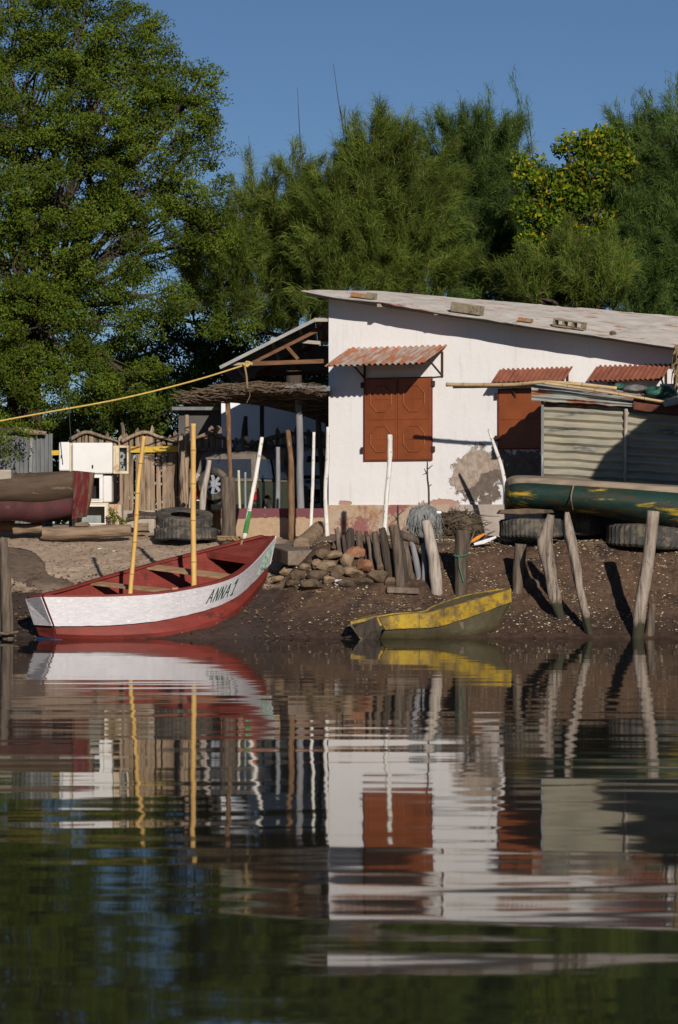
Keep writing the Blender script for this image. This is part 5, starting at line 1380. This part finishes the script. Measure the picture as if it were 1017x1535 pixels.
# ------------------------------------------------------------------ vehicles
def prism_x(mb, prof, x0, x1, inset=0):
    mb.prism([Vector((x0, y, z)) for y, z in prof], (x1 - x0, 0, 0)); return mb
def wheel(parent, c, R, wd, axis, rimmat='rim_metal', name='wheel'):
    tm = tyre_mesh(R, wd, R * .60, lug=.006, seg=40)
    if axis == 'x': rot = Matrix.Rotation(math.pi / 2, 3, 'Y')
    else: rot = Matrix.Rotation(math.pi / 2, 3, 'X')
    tm.v = [rot @ v + Vector(c) for v in tm.v]
    wl = tm.build(name, M['tyre'], parent, local=True)
    rm = MB(); r = R * .61; sgn = -1
    ring = []
    for k in range(25):
        th = 2 * math.pi * k / 24; ring.append(rot @ Vector((math.cos(th) * r * .97, math.sin(th) * r * .97, 0)) + Vector(c))
    rm.tube(ring, .02, 6, cap=False)
    for k in range(7):
        th = 2 * math.pi * k / 7
        rm.bar(Vector(c), rot @ Vector((math.cos(th) * r, math.sin(th) * r, 0)) + Vector(c), .06, .05, rot @ Vector((0, 0, 1)))
    rm.tube([rot @ Vector((0, 0, -.04)) + Vector(c), rot @ Vector((0, 0, .04)) + Vector(c)], [.07, .07], 14)
    rm.build('rim', M[rimmat], wl, local=True)
    dsc = MB().tube([rot @ Vector((0, 0, -.03)) + Vector(c), rot @ Vector((0, 0, .02)) + Vector(c)], [r * .96, r * .96], 24)
    return wl
ja = math.radians(20)
jc = P(387, 790, 63.3)                                # rear corner nearest us
gz = 1.84
JW, JL = 1.50, 3.0
# local: x right, y forward, origin at rear centre on the ground
jo = Vector((jc.x - JW / 2 * math.cos(ja), 63.3 + JW / 2 * math.sin(ja), gz))
jeep = empty('jeep', jo, 'dark olive jeep with a soft top and rear spare wheel parked behind the low wall', 'jeep', rz=-ja)
def arch(cy, r, z0): return [(cy + r * math.cos(a_), z0 + r * math.sin(a_)) for a_ in [math.pi * (1 - i / 8) for i in range(9)]]
low = [(0, .42), (-.02, .75), (0, 1.02)] + [(2.05, 1.03), (2.95, .98), (3.0, .9), (3.0, .45)]
prof = [(0, .42)] + [(0, 1.02), (2.0, 1.04), (2.92, .97), (3.0, .88), (3.0, .42)] + [(2.75, .42)] + list(reversed(arch(2.4, .34, .42))) + list(reversed(arch(.55, .34, .42)))
bd = MB(); prism_x(bd, prof, -JW / 2, JW / 2); bd.build('body', M['car_green'], jeep, local=True, bevel=.03)
tp = MB()
x_ = JW / 2 - .04; xt = JW / 2 - .14
tp.loft([[Vector((-x_, .03, 1.035)), Vector((-x_, 1.85, 1.045)), Vector((x_, 1.85, 1.045)), Vector((x_, .03, 1.035))],
         [Vector((-xt - .03, .14, 1.35)), Vector((-xt - .03, 1.66, 1.4)), Vector((xt + .03, 1.66, 1.4)), Vector((xt + .03, .14, 1.35))],
         [Vector((-xt, .22, 1.60)), Vector((-xt, 1.45, 1.66)), Vector((xt, 1.45, 1.66)), Vector((xt, .22, 1.60))],
         [Vector((-xt + .12, .34, 1.67)), Vector((-xt + .12, 1.38, 1.71)), Vector((xt - .12, 1.38, 1.71)), Vector((xt - .12, .34, 1.67))]], close=True)
tp.f.append((12, 13, 14, 15)); tp.build('soft_top', M['car_top'], jeep, local=True, bevel=.02)
MB().prism([Vector((-x_ + .12, .055, 1.1)), Vector((x_ - .12, .055, 1.1)), Vector((xt - .08, .17, 1.5)), Vector((-xt + .08, .17, 1.5))], (0, -.012, 0)).build('rear_window', M['glass'], jeep, local=True)
for sg in (-1, 1):
    MB().prism([Vector((sg * (x_ + .004), .2, 1.1)), Vector((sg * (x_ + .004), .95, 1.1)), Vector((sg * (xt + .045), .9, 1.5)), Vector((sg * (xt + .045), .3, 1.5))], (sg * .012, 0, 0)).build('side_window', M['glass'], jeep, local=True)
    MB().prism([Vector((sg * (x_ + .004), 1.05, 1.1)), Vector((sg * (x_ + .004), 1.78, 1.1)), Vector((sg * (xt + .045), 1.55, 1.5)), Vector((sg * (xt + .045), 1.02, 1.5))], (sg * .012, 0, 0)).build('side_window', M['glass'], jeep, local=True)
    lm = MB().box((sg * (JW / 2 - .075), -.03, .72), (.13, .05, .16)).build('tail_light', M['lamp_red'], jeep, local=True, bevel=.01)
    MB().box((sg * (JW / 2 - .075), -.031, .86), (.128, .05, .1)).build('indicator', M['lamp_orange'], lm, local=True, bevel=.01)
    for wy in (.55, 2.4):
        wheel(jeep, (sg * (JW / 2 - .1), wy, .34), .34, .2, 'x')
MB().box((0, -.07, .50), (JW, .12, .12)).build('bumper', M['black'], jeep, local=True, bevel=.02)
wheel(jeep, (-.16, -.14, .98), .34, .2, 'y', name='spare_wheel')
npj = MB().box((-.45, -.14, .62), (.34, .012, .12)).build('number_plate', M['black'], jeep, local=True)
MB().box((-.45, -.148, .645), (.22, .004, .02)).build('plate_mark', M['white_plastic'], npj, local=True)

wc0 = P(443, 790, 66.9)
wcx = wc0.x + .82
wc = empty('white_car', (wcx, 66.95, 1.92), 'white car with black number plate parked beyond the jeep', 'car', rz=math.radians(0))
W2 = .80
prof = [(0, .35), (-.04, .6), (0, .98), (2.6, 1.0), (3.5, .92), (3.8, .75), (3.8, .35), (3.5, .35)] + list(reversed(arch(3.05, .34, .35))) + list(reversed(arch(.7, .34, .35)))
prism_x(MB(), prof, -W2, W2).build('body', M['car_white'], wc, local=True, bevel=.04)
cbn = MB()
cbn.loft([[Vector((-W2 + .02, .03, .995)), Vector((-W2 + .02, 2.6, 1.01)), Vector((W2 - .02, 2.6, 1.01)), Vector((W2 - .02, .03, .995))],
          [Vector((-W2 + .07, .1, 1.35)), Vector((-W2 + .07, 2.3, 1.35)), Vector((W2 - .07, 2.3, 1.35)), Vector((W2 - .07, .1, 1.35))],
          [Vector((-W2 + .16, .28, 1.66)), Vector((-W2 + .16, 1.9, 1.66)), Vector((W2 - .16, 1.9, 1.66)), Vector((W2 - .16, .28, 1.66))],
          [Vector((-W2 + .3, .45, 1.73)), Vector((-W2 + .3, 1.8, 1.73)), Vector((W2 - .3, 1.8, 1.73)), Vector((W2 - .3, .45, 1.73))]], close=True)
cbn.f.append((12, 13, 14, 15)); cbn.build('cabin', M['car_white'], wc, local=True, bevel=.05)
MB().prism([Vector((-W2 + .14, .05, 1.06)), Vector((W2 - .14, .05, 1.06)), Vector((W2 - .25, .2, 1.56)), Vector((-W2 + .25, .2, 1.56))], (0, -.015, 0)).build('rear_window', M['glass'], wc, local=True)
for sg in (-1, 1):
    MB().box((sg * (W2 - .07), -.045, .78), (.13, .05, .24)).build('tail_light', M['lamp_red'], wc, local=True, bevel=.01)
    for wy in (.7, 3.05): wheel(wc, (sg * (W2 - .1), wy, .32), .32, .18, 'x')
# plate where the photo shows it
ppx = P(466, 748, 66.9)
pxl = ppx.x - wcx; pzl = ppx.z - 1.92
npw = MB().box((pxl, -.075, pzl + .06), (.40, .015, .30)).build('number_plate', M['black'], wc, local=True)
let = MB()
for ch, x0 in (('1', -.15), ('7', -.075), ('1', .03), ('0', .10)):
    for line in GL[ch]:
        if ch == '1' and line[0] == (.2, 0): continue
        let.tube([Vector((pxl + x0 + p_[0] * .05, -.088, pzl - .06 + p_[1] * .10)) for p_ in line], .009, 5)
let.build('plate_number', M['white_plastic'], npw, local=True)
MB().box((pxl - .05, -.06, pzl + .38), (.12, .012, .07)).build('sticker', M['blue_plastic'], wc, local=True)

# ------------------------------------------------------------------ buildings behind
wb = empty('white_building', (-1.2, 73.6, 2.0), 'shaded white building behind the picket fence', 'building')
a_ = P(332, 596, 71.6); b_4 = P(520, 596, 71.6)
MB().box(((a_.x + b_4.x) / 2, 73.6, (a_.z + 1.6) / 2), (b_4.x - a_.x, 4, a_.z - 1.6)).build('wall', M['white_shade'], wb)
MB().box(((a_.x + b_4.x) / 2, 73.7, a_.z + .07), (b_4.x - a_.x + .4, 4.4, .12)).build('roof', M['tin_dark'], wb)
gw_ = empty('grey_outbuilding', (-3.6, 77, 2.0), 'dark grey outbuilding wall left of the shaded white building', 'building')
a2 = P(268, 616, 75.4); b2 = P(330, 616, 75.4)
MB().box(((a2.x + b2.x) / 2, 76.9, (a2.z + 1.6) / 2), (b2.x - a2.x, 3, a2.z - 1.6)).build('wall', M['grey_wall'], gw_)
MB().box(((a2.x + b2.x) / 2, 76.8, a2.z + .05), (b2.x - a2.x + .3, 3.4, .08)).build('roof', M['tin_dark'], gw_)

# ------------------------------------------------------------------ trees
rs_ = np.random.RandomState(7)
def leaf_quads(cent, length, width, rsx, up=.3):
    """a pointed leaf (rhombus quad) at each centre, random facing"""
    n = len(cent)
    d = rsx.normal(size=(n, 3)); d[:, 2] -= up * .5; d /= np.linalg.norm(d, axis=1)[:, None]
    r = rsx.normal(size=(n, 3)); r[:, 2] *= .6; s = np.cross(d, r); s /= np.linalg.norm(s, axis=1)[:, None] + 1e-9
    L = length * rsx.uniform(.6, 1.3, (n, 1)); W = width * rsx.uniform(.7, 1.3, (n, 1))
    return np.stack([cent - d * L / 2, cent + s * W / 2 - d * L * .05, cent + d * L / 2, cent - s * W / 2 - d * L * .05], 1)
def lobes_w(lobes, Y):
    out = []
    for (px, py, rpx, *rest) in lobes:
        dy = rest[0] if rest else 0
        c = P(px, py, Y + dy); out.append((c, rpx * (Y + dy) / FPX))
    return out
def branches(mb, base, tgt, r0, rn, n=9, wob=.25):
    pts = []; 
    for i in range(n + 1):
        t = i / n; p = base.lerp(tgt, t); p.z += (tgt - base).length * .12 * math.sin(math.pi * t) * .6
        if 0 < i < n: p += Vector((rn.gauss(0, wob), rn.gauss(0, wob), rn.gauss(0, wob * .5))) * .5
        pts.append(p)
    mb.tube(pts, [r0 * (1 - .8 * i / n) + .01 for i in range(n + 1)], 7, .15, rn.random() * 9)
    return pts
def leafy_tree(label, lobes, Y, trunk, m, seed, clumps_per, leaves, ll, lw_, csize=.38, squash=.75, name='leafy_tree', group=None):
    rn = random.Random(seed); rsx = np.random.RandomState(seed)
    base = P(trunk[0], 800, Y); base.z = ground(base.x, Y) - .1
    root = empty(name, (base.x, Y, base.z + .1), label, 'tree', group)
    tk = MB(); fork = P(trunk[2], trunk[3], Y)
    r0 = trunk[4]
    tk.tube([base, base.lerp(fork, .5) + Vector((.1, 0, 0)), fork], [r0 * 1.3, r0, r0 * .85], 12, .2, seed)
    allc = []
    for (c, r) in lobes_w(lobes, Y):
        lp_ = branches(tk if c.y > Y - 1.2 else MB(), fork + Vector((rn.gauss(0, .1), 0, 0)), c, r0 * .26, rn)
        nc = int(clumps_per * (r / 1.3) ** 2)
        for k in range(nc):
            v = Vector((rn.gauss(0, 1), rn.gauss(0, 1), rn.gauss(0, 1))).normalized() * (r * rn.uniform(.45, 1.0) ** .6)
            v.z *= .9
            cc = c + v; allc.append(cc)
            if rn.random() < .25 and c.y > Y - 1.2:
                s = lp_[rn.randint(4, len(lp_) - 1)]
                mid = s.lerp(cc, .5) + Vector((rn.gauss(0, .1), rn.gauss(0, .1), .05))
                tk.tube([s, mid, cc], [.035, .022, .008], 5, cap=False)
    tk.build('trunk', M['bark'], root, smooth=True)
    allc = np.array([tuple(c) for c in allc])
    nl = leaves
    # each clump: twigs with leaves in flat sprays
    cen = np.repeat(allc, nl, axis=0)
    off = rsx.normal(size=(len(cen), 3)); off /= np.linalg.norm(off, axis=1)[:, None]
    off *= (rsx.uniform(0, 1, (len(cen), 1)) ** .5) * csize * np.repeat(rsx.uniform(.55, 1.25, (len(allc), 1)), nl, axis=0)
    off[:, 2] *= squash
    off[:, 2] -= .25 * (off[:, 0] ** 2 + off[:, 1] ** 2) / csize
    fast('crown', leaf_quads(cen + off, ll, lw_, rsx), m, root)
    return root
NEEM = [(-110, 60, 120), (20, 20, 110), (120, 40, 100, -.3), (185, 70, 75), (235, 115, 62), (285, 150, 48), (300, 120, 30), (250, 190, 75, -.5), (160, 160, 100, -1.0), (50, 150, 110, -.8), (-60, 190, 120),
        (290, 225, 40), (205, 260, 85, -.4), (90, 270, 105, -1.0), (0, 290, 110, -.6), (300, 290, 50), (240, 340, 80, .3), (130, 370, 95, -.7), (20, 400, 110, -.8), (325, 350, 45, .5), (-90, 380, 110),
        (60, 490, 95, -.9), (150, 480, 75, -.3), (-20, 520, 90, -.6), (235, 440, 60, .2), (100, 570, 80, -.8), (20, 590, 75, -1.0), (190, 560, 60, -.2), (-60, 610, 80, -.5), (345, 500, 34, -1.8), (5, 655, 32, -6.0)]
leafy_tree('huge spreading broad-leaved tree filling the left of the view', NEEM, 71, (30, 800, 35, 520, .42), M['leaf_neem'], 3, 46, 220, .082, .036, csize=.43, squash=.6)
LOW = [(290, 470, 55), (330, 520, 50), (360, 470, 45, .4), (270, 550, 60, -.2), (200, 600, 60), (250, 620, 55, -.4), (330, 580, 45), (120, 640, 50, -.2), (380, 540, 40, .3), (430, 545, 40), (470, 600, 35, .6), (60, 640, 45), (205, 520, 50), (175, 565, 50), (450, 575, 50), (490, 560, 50, .5), (410, 590, 45, .3)]
leafy_tree('dark leafy tree low behind the carport and fence', LOW, 79, (290, 800, 300, 620, .22), M['leaf_dark'], 5, 90, 100, .10, .045)
YEL = [(862, 215, 24), (905, 222, 34), (925, 255, 30, .3), (790, 240, 16), (808, 262, 24), (890, 262, 40, -.2), (840, 290, 42), (800, 300, 26), (880, 320, 45), (820, 345, 42), (800, 400, 36), (850, 390, 48), (815, 440, 40), (870, 440, 40)]
leafy_tree('yellow green broad-leaved tree between the feathery trees', YEL, 72.4, (835, 800, 840, 470, .2), M['leaf_yellow'], 9, 105, 90, .13, .06, csize=.36)

def feather_tree(label, lobes, Y, trunk, m, seed, dens, sprigs=(), lean=.15, nl=.34, group='feathery casuarina trees behind the house', drop_=25):
    rn = random.Random(seed); rsx = np.random.RandomState(seed)
    base = P(trunk[0], 800, Y); base.z = ground(base.x, Y) - .1
    root = empty('casuarina_tree', (base.x, Y, base.z + .1), label, 'tree', group)
    tk = MB(); topp = P(trunk[1], trunk[2], Y)
    tk.tube([base, base.lerp(topp, .5) + Vector((.1, 0, 0)), topp], [.26, .18, .03], 10, .15, seed)
    segs = []                                        # plume segments: start, end, end droop
    L_all = lobes_w([(q_[0], q_[1] + drop_ * max(0, min(1, (430 - q_[1]) / 150)), *q_[2:]) for q_ in lobes], Y)
    cx0 = sum(c.x for c, r in L_all) / len(L_all)
    for (c, r) in L_all:
        s0 = base.lerp(topp, min(.95, max(.25, (c.z - r * .8 - base.z) / (topp.z - base.z))))
        branches(tk, s0, c, .06, rn, wob=.15)
        for k in range(int(dens * (r / 1.0) ** 2)):
            v = Vector((rn.gauss(0, 1), rn.gauss(0, 1), rn.gauss(0, 1))).normalized() * (r * rn.uniform(.1, 1) ** .45)
            a_ = c + v * .8
            out = (v.normalized() * .55 + Vector((lean + rn.gauss(0, .3), rn.gauss(0, .3), rn.uniform(.5, 1.3)))).normalized()
            segs.append((a_, a_ + out * rn.uniform(.6, 1.45) * min(1, r + .25), 1.0))
    for (x0, y0, x1, y1, full) in sprigs:
        segs.append((P(x0, y0, Y), P(x1, y1, Y), full))
    vs = []
    for (a_, b_5, full) in segs:
        L_ = (b_5 - a_).length
        if full < 2 and rn.random() < .5 or full != 1.0: tk.tube([a_, a_.lerp(b_5, .5) + Vector((rn.gauss(0, .02), 0, 0)), b_5], [.014, .009, .004], 4, cap=False)
        nn_ = int((200 * L_ + 40) * (1 if full == 1 else .35))
        if full == 0: continue
        t = rsx.uniform(0.05, 1, (nn_, 1)) ** (.8 if full == 1 else .6)
        A_ = np.array(a_)[None]; B_ = np.array(b_5)[None]
        p = A_ + (B_ - A_) * t + rsx.normal(size=(nn_, 3)) * .055
        ax = (B_ - A_) / L_
        d = ax * (.85 if full == 1 else .9) + rsx.normal(size=(nn_, 3)) * (.30 if full == 1 else .28); d /= np.linalg.norm(d, axis=1)[:, None]
        Ln = nl * rsx.uniform(.5, 1.15, (nn_, 1)) * (1 if full == 1 else .55)
        mid = p + d * Ln * .5
        d2 = d * .8 + np.array([[.05, 0, -.6 if full == 1 else -.2]]); d2 /= np.linalg.norm(d2, axis=1)[:, None]
        tip = mid + d2 * Ln * .5
        s = np.cross(d, rsx.normal(size=(nn_, 3))); s /= np.linalg.norm(s, axis=1)[:, None]
        w_ = .0052
        vs.append(np.stack([p - s * w_, p + s * w_, mid + s * w_ * 1.1, mid - s * w_ * 1.1, mid - s * w_ * 1.1, mid + s * w_ * 1.1, tip + s * w_ * .3, tip - s * w_ * .3], 1))
    tk.build('trunk', M['bark'], root, smooth=True)
    fast('crown', np.concatenate(vs).reshape(-1, 3), m, root)
    return root
feather_tree('pale feathery tree with thin tops, leftmost of the casuarinas', [(395, 300, 38), (350, 350, 38), (430, 330, 50), (380, 400, 55), (470, 300, 42), (440, 400, 55), (340, 420, 40), (330, 370, 30), (450, 250, 22), (470, 445, 40), (400, 470, 35), (310, 430, 25), (320, 445, 38), (350, 485, 36), (425, 445, 45), (462, 420, 45), (300, 395, 28), (440, 480, 38)], 74, (440, 430, 280), M['needle'], 21, 46,
             [(385, 300, 378, 258, 2), (415, 290, 408, 240, 2), (455, 260, 452, 215, 2), (480, 250, 487, 232, 2), (372, 330, 366, 285, .3), (452, 240, 446, 130, 0), (380, 310, 373, 203, 0)])
feather_tree('dense dark feathery tree above the high end of the roof', [(600, 188, 22), (555, 190, 22), (560, 215, 45), (600, 230, 48), (540, 270, 60), (610, 300, 60), (500, 310, 50), (565, 350, 65), (500, 390, 55), (620, 380, 55), (560, 430, 50), (640, 430, 40), (520, 210, 25), (590, 185, 22), (500, 250, 26), (520, 455, 42), (590, 455, 40), (480, 470, 35)], 72, (565, 570, 230), M['needle'], 22, 50,
             [(520, 220, 516, 165, .2), (516, 200, 500, 95, 0), (600, 200, 618, 160, .4), (575, 200, 585, 170, 2), (540, 210, 530, 182, 2), (560, 200, 548, 185, .4), (625, 250, 640, 205, 2)], drop_=48)
feather_tree('tall feathery tree with wispy tops left of the yellowing tree', [(745, 185, 24), (690, 185, 24), (680, 215, 40), (720, 215, 45), (755, 215, 34), (700, 280, 60), (755, 290, 45), (660, 330, 50), (720, 360, 60), (770, 370, 35), (680, 420, 50), (740, 430, 45), (650, 250, 30), (660, 460, 42), (730, 465, 40), (790, 475, 35)], 76, (715, 715, 220), M['needle_cool'], 23, 50,
             [(705, 215, 690, 150, 2), (680, 210, 660, 165, 2), (740, 195, 732, 130, 2), (796, 230, 768, 108, 2), (775, 260, 780, 200, 2), (800, 250, 790, 150, .3), (710, 200, 722, 150, .4), (660, 230, 645, 200, 2)], drop_=38)
feather_tree('big drooping feathery tree at the right edge', [(1005, 175, 30), (965, 200, 26), (985, 220, 45), (940, 250, 40), (1030, 230, 60), (920, 310, 50), (980, 310, 60), (1040, 330, 60), (900, 370, 50), (960, 390, 60), (1020, 420, 60), (900, 430, 45), (960, 450, 45), (1080, 300, 70), (960, 485, 48), (1015, 490, 50)], 73.2, (985, 985, 220), M['needle_cool'], 24, 56,
             [(985, 190, 962, 135, .4), (1015, 190, 1018, 110, 2), (950, 250, 925, 155, .4), (965, 240, 950, 150, 2), (985, 220, 975, 140, 2), (1005, 215, 1003, 120, 2), (925, 280, 915, 215, .4), (1010, 210, 1015, 130, 2), (940, 250, 958, 165, 2)], lean=-.05, drop_=42)
feather_tree('short drooping feathery tree right above the roof in front of the yellowing tree', [(840, 410, 34), (870, 435, 40), (810, 445, 32), (905, 440, 38), (775, 445, 30), (855, 380, 22)], 71, (850, 850, 400), M['needle'], 25, 60, [], lean=-.1)

# undergrowth far behind, reads as one mass
def undergrowth():
    rsx = np.random.RandomState(31); n = 26000
    x = rsx.uniform(-14, 14, n); y = rsx.uniform(82, 86, n)
    hmax = 3.0 + 1.1 * np.sin(x * 1.3) * np.sin(x * .5 + 1)
    z = 1.9 + hmax * rsx.uniform(0, 1, n) ** .8
    o = fast('undergrowth', leaf_quads(np.stack([x, y, z], 1), .26, .14, rsx), M['leaf_dark'], origin=(0, 84, 2))
    tag(o, 'dark undergrowth far behind the yard', 'undergrowth', kind='stuff')
undergrowth()
# weed by the cabinets
def weed(label, px, py, Y, hpx, n, seed):
    rn = random.Random(seed); rsx = np.random.RandomState(seed)
    b = P(px, py, Y); root = empty('weed', b, label, 'plant'); tk = MB(); cs = []
    for i in range(n):
        t = b + Vector((rn.gauss(0, .05), rn.gauss(0, .04), hpx * Y / FPX * rn.uniform(.6, 1)))
        tk.tube([b + Vector((rn.gauss(0, .03), 0, 0)), t], [.005, .003], 4, cap=False)
        for k in range(16): cs.append(tuple(b.lerp(t, rn.uniform(.25, 1)) + Vector((rn.gauss(0, .03), rn.gauss(0, .03), 0))))
    tk.build('stem', M['twig'], root); fast('leaves', leaf_quads(np.array(cs), .07, .03, rsx), M['leaf_yellow'], root)
weed('small green weed against the rusty cabinet', 171, 788, 61.7, 28, 7, 1)
weed('tiny green weed beside the rusty cabinet, the right one', 181, 788, 61.6, 15, 5, 2)

# ------------------------------------------------------------------ hut added unseen right of the view so its gable shades the tin shed
hut = empty('shade_hut', (9.6, 50.5, -.6), 'unseen thatched hut on poles beyond the right edge, added to shade the tin shed', 'hut')
MB().prism([Vector((6.35, 49.6, 5.66)), Vector((9.6, 49.6, 8.25)), Vector((12.85, 49.6, 5.66)), Vector((12.85, 49.6, 5.5)), Vector((6.35, 49.6, 5.5))], (0, 1.8, 0)).build('thatch', M['straw'], hut)
for x in (9.3, 12.3):
    for y in (49.8, 51.2): MB().tube([Vector((x, y, -1.4)), Vector((x, y, 5.5))], .07, 8, .1, x).build('pole', M['post'], hut)
